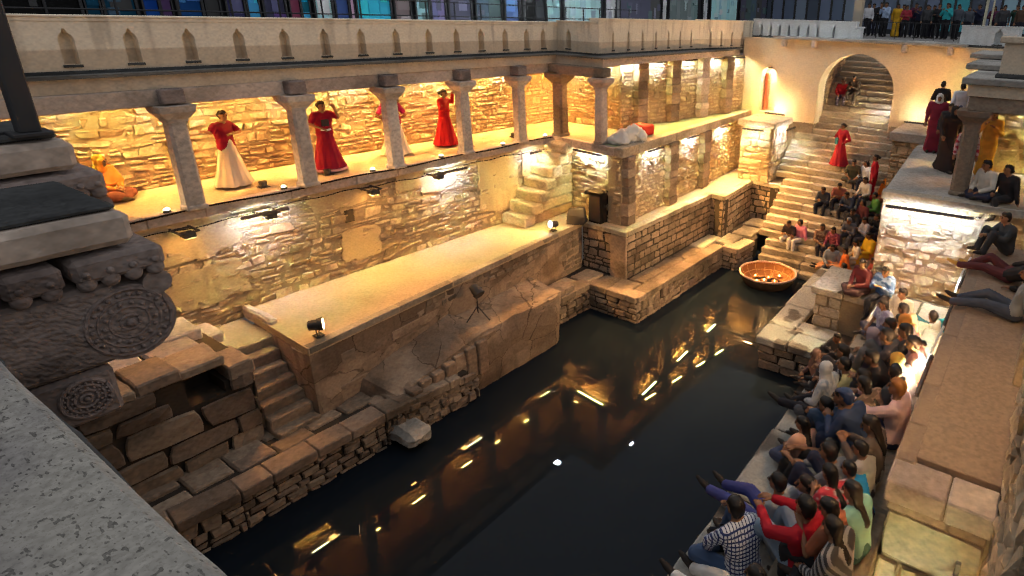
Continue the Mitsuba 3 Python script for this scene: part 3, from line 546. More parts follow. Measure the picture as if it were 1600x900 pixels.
block('curb', -13.9, -12.75, 5.42, 5.6, 2.2, 2.5, 'm_lintel', k, c=0.04, amp=0.03, step=0.15, seed=360)

# steps from the platform up to the gallery corner
k = thing('gallery_steps', 'six rough stone steps climbing the wall to the gallery corner', 'steps')
for i in range(7):
    y = 13.0 + i * 0.33; z = 2.38 + i * 0.335
    block('step', -13.8, -12.78 + 0.05 * rng.random(), y, y + 0.5, z, z + 0.335, 'm_step', k, c=0.05, amp=0.04, step=0.15, seed=380 + i)
    if i: block('riser_fill', -13.8, -12.86, y + 0.16, 15.4, z - 0.335, z, 'm_brown', k, c=0.03, amp=0.03, step=0.2, seed=400 + i)

# ------------------------------------------------------------------ the great stairs and the arch wall
def zstep(y): return 0.22 * (math.floor((y - 19.75) / 0.30) + 1)
k = thing('grand_stairs', 'long flight of worn stone steps rising from the water through the arch', 'stairs')
for i in range(36):
    y = 19.75 + 0.30 * i; z = 0.22 * (i + 1)
    x0, x1 = (-8.3, -2.95) if y < 23.1 else (-8.75, -3.1) if y < 25.3 else (-8.1, -4.95)
    if z < 0.9: x0 = -7.9
    cuts = [x0]
    while cuts[-1] < x1 - 0.05:
        w = rng.uniform(1.0, 2.1); n_ = cuts[-1] + w; cuts.append(x1 if x1 - n_ < 0.7 else n_)
    for a, b in zip(cuts, cuts[1:]):
        d = rng.uniform(-0.012, 0.012); t = worn(a + 0.005, b - 0.005, y + d, y + 0.40, z - 0.225, z + d * 0.6, 0.025, 0.014, 0.3 if i < 24 else 0.45, int(a * 100) % 997 + i); put('tread', t, 'm_step', k, uv=ids(t))
put('underbuild', prism([(-8.75, 19.85), (-2.95, 19.85), (-2.95, 20.0), (-8.75, 20.0)], -1.4, 0.1), 'm_brown_mortar', k)
YA = 25.4
k = thing('arch_wall', 'ochre plastered wall with a great arch over the stairs', 'arch wall')
def arch_solid(xc, hw, zs, z0, rise, y0, y1, n=24, point=0.12):
    pts = [(xc - hw, z0), (xc + hw, z0)]
    for a in np.linspace(0, np.pi, n): pts.append((xc + hw * math.cos(a), zs + (rise) * math.sin(a) ** (1 - point * 0.3) + point * 0.4 * max(0, 1 - abs(math.cos(a)) * 3)))
    t = trimesh.creation.extrude_polygon(sg.Polygon(pts), y1 - y0, engine='earcut'); t.apply_transform(np.array([[1, 0, 0, 0], [0, 0, -1, y1], [0, 1, 0, 0], [0, 0, 0, 1.0]])); return t
def man(t): return Manifold(m3.Mesh(np.asarray(t.vertices, np.float32), np.asarray(t.faces, np.uint32)))
def merged(t): t = trimesh.Trimesh(t.vertices, t.faces, process=True); t.merge_vertices(); return t
body = man(merged(box(-11.5, -0.6, YA, YA + 0.95, 4.6, 7.95)))
body = body - man(merged(arch_solid(-6.53, 1.50, 6.08, 2.0, 1.42, YA - 0.5, YA + 2))) - man(merged(arch_solid(-10.22, 0.36, 6.45, 4.9, 0.36, YA - 0.5, YA + 0.6)))
put('plaster', tm(body), 'm_ochre', k)
block('jamb_base', -8.9, -8.06, YA - 0.02, YA + 0.95, 2.3, 4.62, 'm_brown', k, amp=0.012)
block('jamb_base', -10.9, -8.92, YA + 0.0, YA + 0.9, 2.3, 4.60, 'm_brown', k, amp=0.012)
block('jamb_base', -5.0, -4.2, YA - 0.02, YA + 0.95, 3.4, 4.86, 'm_brown', k, amp=0.012)
t = box(-10.5, -10.38, YA + 0.3, YA + 0.55, 4.95, 6.5); put('niche_door', t, colour((0.25, 0.07, 0.04)), k)
put('niche_back', box(-10.6, -9.85, YA + 0.56, YA + 0.6, 4.9, 6.85), 'm_ochre', k)
k = thing('bridge', 'grey slab walkway over the arch, where the crowd stands', 'bridge')
for i in range(7):
    x = -10.1 + i * 1.05; block('deck_slab', x, x + 1.045, 25.12, 27.3, 7.955, 8.06 + 0.004 * (i % 2), 'm_grey', k, c=0.015, amp=0.006)
for x in (-9.62, -8.35, -4.85, -3.25):
    block('bracket', x - 0.09, x + 0.09, 25.1, 25.4, 7.66, 7.95, 'm_lintel', k, c=0.03, amp=0.01)
k = thing('stair_side_wall', 'rubble wall left of the steps behind the arch', 'stone wall')
core(k, (-8.1, 26.36), (-8.1, 30.8), 4.5, 7.93, 0.5, 'm_mortar'); stones(k, (-8.1, 26.36), (-8.1, 30.8), 5.0, 7.93, 'm_brown', seed=91, course=(0.2, 0.3), length=(0.3, 0.7))
k = thing('stair_side_wall', 'rubble wall right of the steps behind the arch', 'stone wall')
core(k, (-4.95, 30.8), (-4.95, 26.36), 4.5, 7.93, 0.5, 'm_mortar')

# ------------------------------------------------------------------ right side: landing wall, pavilion, terrace
k = wall('landing_wall', 'brightly lit rubble wall below the grey landing, right of the stairs', (-2.86, 15.26), (0.9, 15.62), 1.9, 4.68, 0.6, 'm_rubble', 'm_mortar', seed=100, course=(0.12, 0.24), length=(0.2, 0.55), jit=0.36, depth=0.06, bulge=0.055)
coping_run(k, (-2.9, 15.10), (0.9, 15.48), 4.858, 0.2, 0.0, 0.3, 'm_step', 0.8, 1.4, 101)
put('side', prism([(-2.86, 15.32), (-2.3, 15.32), (-2.3, 25.3), (-3.3, 25.3), (-3.3, 21.4)], 0.5, 4.66), 'm_mortar', k)
put('support_core', box(-4.2, -3.28, 22.36, 25.36, 0.5, 4.85), 'm_mortar', k)
stones(k, (-4.2, 22.34), (-3.28, 22.34), 1.6, 4.84, 'm_rubble', seed=131, course=(0.14, 0.24), length=(0.2, 0.5), jit=0.36, depth=0.05, bulge=0.04)
k = thing('pavilion', 'stone pavilion roof with plaster parapet at the upper right', 'pavilion')
put('roof_slab', worn(-1.66, 3, 15.62, 25.2, 7.46, 7.60, 0.015, 0.006, 0.5, 3), 'm_grey', k)
put('fascia', box(-1.52, 3, 15.74, 16.2, 7.2, 7.457), 'm_cream', k)
t = worn(-1.46, 3, 15.8, 16.16, 6.87, 7.197, 0.015, 0.006, 0.3, 4); put('beam', t, 'm_brown', k, uv=ids(t))
t = worn(-1.46, -1.1, 16.16, 25.2, 6.95, 7.45, 0.015, 0.006, 0.4, 4); put('beam', t, 'm_ochre', k)
for i, (x0, y0, y1, z) in enumerate(((-1.95, 18.6, 25.1, 7.615), (-2.2, 21.6, 25.05, 7.77))):
    block('roof_step', x0, 0.5, y0, y1, z, z + 0.14, 'm_grey', k, amp=0.01)
put('parapet', cat(box(-1.0, 3, 16.25, 16.65, 7.6, 8.36, 0.01)), 'm_cream', k)
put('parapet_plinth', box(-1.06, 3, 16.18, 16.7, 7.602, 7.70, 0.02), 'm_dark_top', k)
put('coping', box(-1.1, 3, 16.15, 16.75, 8.36, 8.5, 0.02), 'm_cream', k)
put('ceiling', box(-1.1, 3, 16.2, 19.4, 7.15, 7.45), 'm_cream', k)
column('brown leaning column on the grey landing at the right', -1.30, 15.98, 4.86, 6.87, 0.19, 'm_brown')
k = wall('pavilion_wall', 'amber lit rubble wall behind the woman in yellow', (-1.3, 19.4), (2.6, 19.4), 4.85, 7.2, 0.5, 'm_rubble', 'm_mortar', seed=110, course=(0.2, 0.36), length=(0.35, 0.75), jit=0.34, depth=0.05, bulge=0.04)

k = thing('terrace', 'raised brown terrace along the right with pale stone coping', 'terrace')
put('floor', box(-0.38, 0.6, 6.06, 14.1, 4.1, 4.345, 0.01), 'm_terrace', k)
put('core', box(-0.5, 0.56, 5.68, 14.1, -1.0, 4.1), 'm_mortar', k)
coping_run(k, (-0.56, 14.12), (-0.56, 5.95), 4.325, 0.22, 0.02, 0.2, 'm_terrace', 0.9, 1.7, 103)
coping_run(k, (-0.58, 5.62), (0.44, 5.62), 4.31, 0.26, 0.06, 0.40, 'm_lintel', 0.5, 0.62, 105)
coping_run(k, (-0.54, 5.66), (0.42, 5.66), 4.05, 0.16, 0.02, 0.3, 'm_brown', 0.45, 0.6, 106)
stones(k, (-0.54, 5.66), (0.42, 5.66), 1.6, 3.9, 'm_rubble', seed=107, course=(0.46, 0.62), length=(0.9, 1.2), depth=0.02, jit=0.04, bulge=0.012)
k = wall('side_wall', 'rough lit stone wall rising along the right edge', (0.62, 13.0), (0.45, 3.4), 3.2, 8.0, 0.5, 'm_rubble', 'm_mortar', seed=112, course=(0.2, 0.34), length=(0.3, 0.65), jit=0.3, depth=0.06, bulge=0.05, most=200)
block('pilaster', 0.40, 0.66, 8.2, 8.9, 4.34, 6.8, 'm_rubble', k, amp=0.015)
block('passage_floor', 0.44, 0.7, 4.6, 6.0, 3.7, 3.95, 'm_brown', k)

# audience terrace: ledge slabs and two stepped benches
k = thing('audience_ledge', 'pale grey stone ledge along the right water edge, under the audience', 'ledge')
y = 0.6
while y < 11.15:
    w = rng.uniform(0.9, 1.9); w = 11.22 - y if 11.22 - y - w < 0.6 else w
    e = rng.uniform(-0.03, 0.03); block('edge_slab', *nb(-2.74 + e, -1.66, y, y + w - 0.008, 1.98, 2.21 + 0.012 * rng.random()), 'm_ledge', k, c=0.03, amp=0.02, step=0.16); y += w
for x, z in ((-1.65, 2.5), (-1.15, 2.8)):
    y = 0.6
    while y < 11.8:
        w = rng.uniform(1.0, 1.8); block('bench_stone', *nb(x, -0.6 if x > -1.2 else -1.1, y, y + w - 0.01, 2.19, z), 'm_step', k, c=0.03, amp=0.012); y += w
block('edge_slab', -2.74, -1.66, 10.1, 11.22, 1.98, 2.21, 'm_ledge', k, c=0.03, amp=0.02, step=0.16)
for i in range(6):
    block('floor_slab', -2.46 + (i % 2) * 0.95, -1.55 + (i % 2) * 0.95, 11.9 + (i // 2) * 1.1, 12.98 + (i // 2) * 1.1, 2.0, 2.205, 'm_step', k, c=0.02, amp=0.012)
k = thing('water_block', 'grey topped stone block jutting into the water by the coracle', 'stone block')
put('core', box(-5.02, -2.5, 13.55, 19.0, -1.3, 0.7), 'm_brown_mortar', k)
stones(k, (-5.08, 13.52), (-2.6, 13.44), -0.3, 0.72, 'm_brown', seed=120, course=(0.2, 0.3), length=(0.4, 0.8), depth=0.045, jit=0.18, bulge=0.02)
for i, (x0, x1, y0, y1) in enumerate([(-5.14, -4.3, 13.4, 14.3), (-4.28, -3.3, 13.42, 14.2), (-3.28, -2.5, 13.4, 14.3), (-5.16, -4.4, 14.32, 15.7), (-5.2, -4.4, 15.72, 17.2), (-5.22, -4.3, 17.22, 19.0), (-4.38, -3.3, 14.25, 14.9)]):
    block('top_slab', x0, x1, y0, y1, 0.72, 0.925 + 0.01 * (i % 3), 'm_ledge', k, c=0.03, amp=0.015, step=0.2)
k = thing('stone_box', 'square stone pier at the water block where the couple sits', 'pier')
put('core', box(-4.12, -2.05, 14.95, 16.6, 0.5, 1.85), 'm_mortar', k)
stones(k, (-4.16, 14.93), (-3.42, 14.90), 0.92, 1.86, 'm_step', seed=124, course=(0.22, 0.34), length=(0.34, 0.76), depth=0.035, jit=0.08, bulge=0.012)
stones(k, (-3.42, 15.3), (-2.1, 15.25), 0.92, 1.86, 'm_brown', seed=125, course=(0.22, 0.34), length=(0.34, 0.6), depth=0.03)
for i, (x0, x1) in enumerate(((-4.24, -3.4), (-3.38, -2.75), (-2.73, -2.02))):
    block('top_slab', x0, x1, 14.82, 16.6, 1.86, 2.06, 'm_step', k, c=0.03, amp=0.015, step=0.2)

# ------------------------------------------------------------------ parapets with pointed niches along the street
def parapet(label, p0, p1, z0, z1, m, niches=(), nh=(0.16, 0.72), thick=0.34, coping=True, nw=0.105):
    k = thing('parapet', label, 'parapet'); p0, p1 = np.array(p0, float), np.array(p1, float); L = np.linalg.norm(p1 - p0); u = (p1 - p0) / L; n = np.array([u[1], -u[0]])
    M = np.eye(4); M[:2, 0] = u; M[:2, 1] = -n; M[:2, 3] = p0; M[2, 2] = 1
    b = man(merged(box(0, L, 0, thick, z0, z1 - 0.10)))
    for a in niches:
        q = arch_solid(a, nw, z0 + nh[1] - 0.17, z0 + nh[0], 0.13, -0.1, 0.22, 12, 0.25); b = b - man(merged(q))
    t = tm(b); t.apply_transform(M); put('wall', t, m, k)
    for lo, hi, o in ((z1 - 0.10, z1 - 0.035, 0.02), (z1 - 0.035, z1, 0.045)) if coping else ():
        t = box(-0.01, L + 0.01, -o, thick + o, lo, hi, 0.008); t.apply_transform(M); put('coping', t, m, k)
    t = box(0, L, -0.05, 0.0, z0, z0 + 0.06); t.apply_transform(M); put('skirting', t, 'm_dark_top', k)
    for a in niches:
        t = box(a - nw * 1.2, a + nw * 1.2, -0.03, 0.02, z0 + nh[0] - 0.045, z0 + nh[0] - 0.002); t.apply_transform(M); put('niche_sill', t, 'm_dark_top', k)
    return k
NY = [2.95, 3.82, 4.69, 5.58, 6.45, 7.34, 8.21, 9.09, 10.02, 10.98, 11.88, 12.75, 13.67, 14.56, 15.3]
parapet('long cream parapet with pointed niches above the colonnaded gallery', (-14.02, 1.0), (-13.86, 15.95), 7.47, 8.42, 'm_shaded_parapet', [y - 1.0 for y in NY])
parapet('short cream parapet panel at the bend above the gallery corner', (-13.86, 15.95), (-12.08, 15.85), 7.47, 8.47, 'm_shaded_parapet', [0.5])
parapet('cream parapet with narrow slits above the lit panels', (-12.08, 15.85), (-12.1, 22.6), 7.47, 8.58, 'm_shaded_parapet', [0.75 + i * 0.86 for i in range(7)], nw=0.06)
parapet('short cream parapet with slits next to the arch wall', (-12.1, 22.6), (-11.5, 26.2), 7.47, 8.62, 'm_shaded_parapet', [0.6 + 0.75 * i for i in range(4)], nw=0.06)
parapet('whitewashed parapet with slits left of the crowd above the arch', (-11.5, 26.25), (-7.0, 26.2), 7.96, 8.72, 'm_whitewash', [0.4 + 0.42 * i for i in range(7)] + [3.6], nh=(0.1, 0.55), nw=0.055)
parapet('grey parapet with an arched niche right of the crowd above the arch', (-3.1, 26.0), (-1.2, 25.6), 7.98, 8.72, 'm_whitewash', [1.3], nh=(0.12, 0.62), nw=0.14)
k = thing('parapet_pillar', 'small white pillar ending the parapet left of the crowd', 'pillar'); put('shaft', box(-7.0, -6.74, 26.1, 26.4, 8.06, 8.46, 0.02), 'm_whitewash', k); put('cap', box(-7.04, -6.7, 26.06, 26.44, 8.46, 8.53, 0.02), 'm_whitewash', k)
# ================================================================== lamps
P = 4.6
# under the gallery edge, washing the retaining wall
for y, ln, pw, lab in ((6.1, 0.95, 760, 'linear lamp under the gallery edge, nearest of the three over the lit platform'), (10.9, 1.1, 760, 'linear lamp under the gallery edge, middle one of the three over the lit platform'), (14.2, 0.5, 420, 'linear lamp under the gallery edge beside the rough steps')):
    wall_light(-13.36 - 0.02 * (14 - y), y, 4.50, (0.02, 1), ln, (-0.8, 0, -1), pw * P, lab)
# at the ceiling of the gallery, washing its back wall
for i, y in enumerate((3.6, 5.75, 8.2, 9.9, 12.0, 13.4, 15.2)):
    wall_light(-15.30, y, 7.05, (0, 1), 0.5, (-0.6, 0, -1), 310 * P, 'linear lamp at the gallery ceiling, number %s from the left' % ('one two three four five six seven'.split()[i]), group=None)
for x, lab in ((-14.6, 'linear lamp at the ceiling above the short back wall, left one'), (-13.1, 'linear lamp at the ceiling above the short back wall, right one')):
    wall_light(x, 17.25, 7.05, (1, 0), 0.5, (0, 0.6, -1), 240 * P, lab)
for i, s in enumerate((0.25, 1.8, 3.65, 5.45, 7.0)):
    c = np.array(MW0) + mu * s + mn * 0.26
    wall_light(c[0], c[1], 7.12, mu, 0.7, (*(-mn * 0.45), -1), 330 * P, 'linear lamp over the %s lit panel above the mossy terrace' % 'first second third fourth fifth'.split()[i])
# under the terrace edge
wall_light(-11.9, 15.0, 4.55, (1, -0.14), 1.3, (0, 0.5, -1), 340 * P, 'linear lamp over the lit wall behind the loudspeakers')
for i, (s, ln) in enumerate(((1.7, 1.3), (4.45, 1.2), (7.3, 1.1))):
    c = np.array(RY0) + ru * s + rn * 0.24
    wall_light(c[0], c[1], 4.57, ru, ln * 0.8, (*(-rn * 0.45), -1), 470 * P, 'linear lamp over the %s lit panel below the mossy terrace' % ('nearest', 'middle', 'farthest')[i], AMBER)
wall_light(-9.55, 22.55, 4.55, (1, 0), 0.9, (0, 0.9, -1), 190 * P, 'linear lamp under the pedestal cap, facing the camera side')
wall_light(-8.45, 23.8, 4.55, (0, 1), 1.0, (-0.8, 0, -1), 300 * P, 'linear lamp under the pedestal cap, facing the stairs', WARM)
# landing wall, terrace, pavilion, arch
wall_light(-1.75, 14.90, 4.57, (1, 0.1), 1.9, (0, 0.8, -1), 560 * P, 'long linear lamp over the brightly lit wall below the grey landing', (1, 0.62, 0.27))
for y, pw in ((12.6, 75), (10.6, 85), (8.4, 75)):
    wall_light(-0.66, y, 4.02, (0, 1), 1.2, (-1, 0, -0.45), pw * P, 'linear lamp on the terrace side above the audience, %s one' % {12.6: 'farthest', 10.6: 'middle', 8.4: 'nearest'}[y], (1, 0.6, 0.3))
wall_light(0.0, 4.2, 1.9, (1, 0), 0.8, (0, 0.9, 1), 220 * P, 'added unseen lamp in the passage, lighting the near face of the terrace', (1, 0.62, 0.27))  # added lamp below the view, put in to brighten the terrace face
wall_light(0.30, 6.3, 7.5, (0, 1), 1.6, (0.35, 0, -1), 45 * P, 'added unseen lamp high up, lighting the rough wall at the right edge', (1, 0.62, 0.27))  # added lamp out of view, lightens the rough wall and the terrace
wall_light(0.4, 19.1, 7.0, (1, 0), 1.6, (0, 0.6, -1), 330 * P, 'linear lamp at the pavilion ceiling over the rubble wall')
wall_light(-1.75, 24.6, 7.3, (0, 1), 1.0, (-0.6, 0.4, -1), 90 * P, 'linear lamp under the pavilion roof by the arch wall')
wall_light(-10.22, YA + 0.3, 6.72, (1, 0), 0.4, (0, 0, -1), 130 * P, 'small lamp inside the narrow niche left of the arch', WARM)
wall_light(-9.6, YA - 0.55, 4.95, (1, 0), 0.9, (0, 0.8, 1), 45 * P, 'linear lamp on the pedestal side washing the arch wall, left of the arch', WARM)
wall_light(-3.9, YA - 0.6, 5.2, (1, 0), 0.9, (0, 0.8, 1), 38 * P, 'linear lamp on the landing washing the arch wall, right of the arch', WARM)
wall_light(-5.12, YA + 0.6, 5.2, (0, 1), 0.7, (-1, 0, 0.5), 260 * P, 'linear lamp at the foot of the arch reveal, right side', WARM)
wall_light(-6.5, 30.6, 7.85, (1, 0), 1.6, (0, -0.5, -1), 110 * P, 'linear lamp lighting the upper steps behind the arch', (1, 0.83, 0.66))

def flood(label, x, y, z, aim, power, col=WARM, stand=0.25, r=0.10, catg='floodlight', white=False):
    """A small floodlight: yoke, can and lit lens."""
    k = thing('floodlight', label, catg); d = np.array(aim, float); d /= np.linalg.norm(d)
    s = np.cross(d, (0, 0, 1.0)); s /= np.linalg.norm(s); w = np.cross(s, d); M = np.eye(4); M[:3, 0], M[:3, 1], M[:3, 2] = s, w, d; c = np.array([x, y, z + stand]); M[:3, 3] = c
    t = lathe([(0.0, -0.16), (r * 0.75, -0.15), (r * 0.85, -0.02), (r * 1.05, 0.10), (r * 1.0, 0.12), (r * 0.9, 0.10), (0.0, 0.09)], 20); t.apply_transform(M); put('can', t, 'm_metal', k, smooth=35)
    t = trimesh.creation.cylinder(r * 0.88, 0.006, sections=20); t.apply_translation((0, 0, 0.107)); t.apply_transform(M); put('lens', t, 'm_steel', k, emit=np.array(col) * power)
    a = np.linspace(-0.1 * np.pi, 1.1 * np.pi, 12); y_ = tube([c + s * r * 1.25 * math.cos(q) - np.array([0, 0, 1]) * (stand * 0.9) * max(0, math.sin(q)) for q in a], 0.014, 6); put('yoke', y_, 'm_metal', k)
    put('base', box(x - 0.09, x + 0.09, y - 0.09, y + 0.09, z, z + 0.03, 0.01), 'm_metal', k)
    return k
flood('small black floodlight on the near outer corner of the lit platform', -11.48, 5.72, 2.40, (0.6, 0.75, 0.05), 5, stand=0.26, r=0.13)
flood('white faced floodlight on the platform edge left of the loudspeakers', -11.95, 13.35, 2.40, (-0.2, -0.96, 0.15), 14, WHITE, stand=0.22, r=0.11)
# stage light on a tripod, standing on the low block under the platform edge
k = thing('stage_light', 'black stage light on a tripod in front of the platform face', 'stage light')
sx, sy, sz = -10.95, 9.35, 1.40
for a in (0.3, 2.4, 4.5): put('leg', tube([(sx, sy, sz + 0.35), (sx + 0.32 * math.cos(a), sy + 0.32 * math.sin(a), sz + 0.01)], 0.014, 6), 'm_metal', k)
put('pole', tube([(sx, sy, sz + 0.2), (sx, sy, sz + 0.62)], 0.018, 8), 'm_metal', k)
t = lathe([(0, -0.16), (0.1, -0.15), (0.13, 0.0), (0.14, 0.15), (0.12, 0.15), (0, 0.12)], 18); t.apply_transform(trimesh.transformations.rotation_matrix(2.2, (0, 1, 0))); t.apply_translation((sx, sy, sz + 0.78)); put('can', t, 'm_metal', k, smooth=35)
put('control_box', box(sx - 0.16, sx - 0.02, sy + 0.02, sy + 0.2, sz + 0.55, sz + 0.8, 0.01), 'm_metal', k)
# brackets with spots that hang over the gallery edge
def bracket(label, y):
    k = thing('lamp_bracket', label, 'lamp bracket'); x = -13.88 + 0.0217 * (y - 1.5)
    put('arm', cat(box(x - 0.05, x + 0.42, y - 0.016, y + 0.016, 4.50, 4.532), box(x - 0.05, x + 0.42, y + 0.30, y + 0.332, 4.50, 4.532), box(x + 0.39, x + 0.42, y, y + 0.33, 4.50, 4.532), box(x + 0.02, x + 0.05, y, y + 0.33, 4.50, 4.532)), 'm_metal', k)
    put('lamp', box(x + 0.2, x + 0.42, y + 0.06, y + 0.26, 4.40, 4.498, 0.01), 'm_metal', k)
    put('lens', box(x + 0.23, x + 0.39, y + 0.08, y + 0.24, 4.393, 4.40), 'm_steel', k, emit=np.array(AMBER) * 42)
for y, lab in ((4.5, 'black lamp bracket on the gallery edge left of the first column'), (6.0, 'black lamp bracket on the gallery edge below the dancer with crossed arms'), (8.4, 'black lamp bracket on the gallery edge right of the red gown'), (10.3, 'black lamp bracket on the gallery edge below the half hidden dancer')):
    bracket(lab, y)
# small uplights set along the gallery edge
for i, y in enumerate((4.55, 6.72, 8.85, 10.9, 13.15, 15.0)):
    x = -13.95 + 0.0217 * (y - 1.5); k = thing('floor_uplight', 'tiny glowing floor uplight on the gallery edge, number %s from the left' % 'one two three four five six'.split()[i], 'uplight')
    put('housing', at(lathe([(0, 0), (0.065, 0), (0.06, 0.045), (0.05, 0.05), (0, 0.045)], 16), x, y, 4.86), 'm_metal', k)
    put('lens', at(lathe([(0.048, 0.0), (0.045, 0.02), (0.03, 0.035), (0.001, 0.04)], 16), x, y, 4.905), 'm_steel', k, emit=np.array((1, 0.86, 0.6)) * 26)
for i, (y, dx) in enumerate(((6.55, 0.55), (8.0, 0.5), (9.75, 0.5), (10.1, 0.95), (12.4, 0.5), (14.3, 0.6))):
    x = -13.8 - dx; k = thing('floor_spot', 'small black spotlight can on the gallery floor, number %s from the left' % 'one two three four five six'.split()[i], 'spotlight')
    t = at(lathe([(0, 0), (0.07, 0), (0.085, 0.12), (0.07, 0.125), (0.0, 0.10)], 14), x, y, 4.86); put('can', t, 'm_metal', k); put('base', box(x - 0.1, x + 0.1, y - 0.1, y + 0.1, 4.851, 4.868), 'm_metal', k)
# tall street lamps behind the parapet, seen as stars in the water
for x, y, z, lab in ((-17.3, 19.05, 12.84, 'tall street lamp with a white head behind the bend of the parapet'), (-14.85, 22.0, 12.5, 'tall street lamp with a white head behind the slit parapet')):
    k = thing('street_lamp', lab, 'street lamp'); put('mast', tube([(x - 0.9, y, 7.4), (x - 0.9, y, z + 0.1), (x - 0.5, y, z + 0.25), (x, y, z + 0.1)], 0.06, 10), 'm_steel', k)
    put('head', box(x - 0.3, x + 0.3, y - 0.16, y + 0.16, z + 0.02, z + 0.14, 0.02), 'm_steel', k); put('lens', box(x - 0.16, x + 0.16, y - 0.12, y + 0.12, z - 0.02, z + 0.018), 'm_steel', k, emit=np.array(WHITE) * 420)
# ================================================================== people
SPH = {}
def ball(p, r, seg=10):
    if seg not in SPH: SPH[seg] = Manifold.sphere(1.0, seg)
    s = (r, r, r) if np.isscalar(r) else r
    return SPH[seg].scale(list(map(float, s))).translate(list(map(float, p)))
def bone(*pr, seg=10):
    return Manifold.batch_hull([ball(p, r, seg) for p, r in pr])
def blob(bones, edge=0.035, it=8, lamb=0.5):
    m = Manifold.batch_boolean(bones, m3.OpType.Add).refine_to_length(edge); t = tm(m)
    t = trimesh.Trimesh(t.vertices, t.faces, process=True); trimesh.smoothing.filter_taubin(t, lamb=lamb, nu=0.53, iterations=it); return t
V = lambda *a: np.array(a, float)
def lr(x, y, z): return [V(-x, y, z), V(x, y, z)]
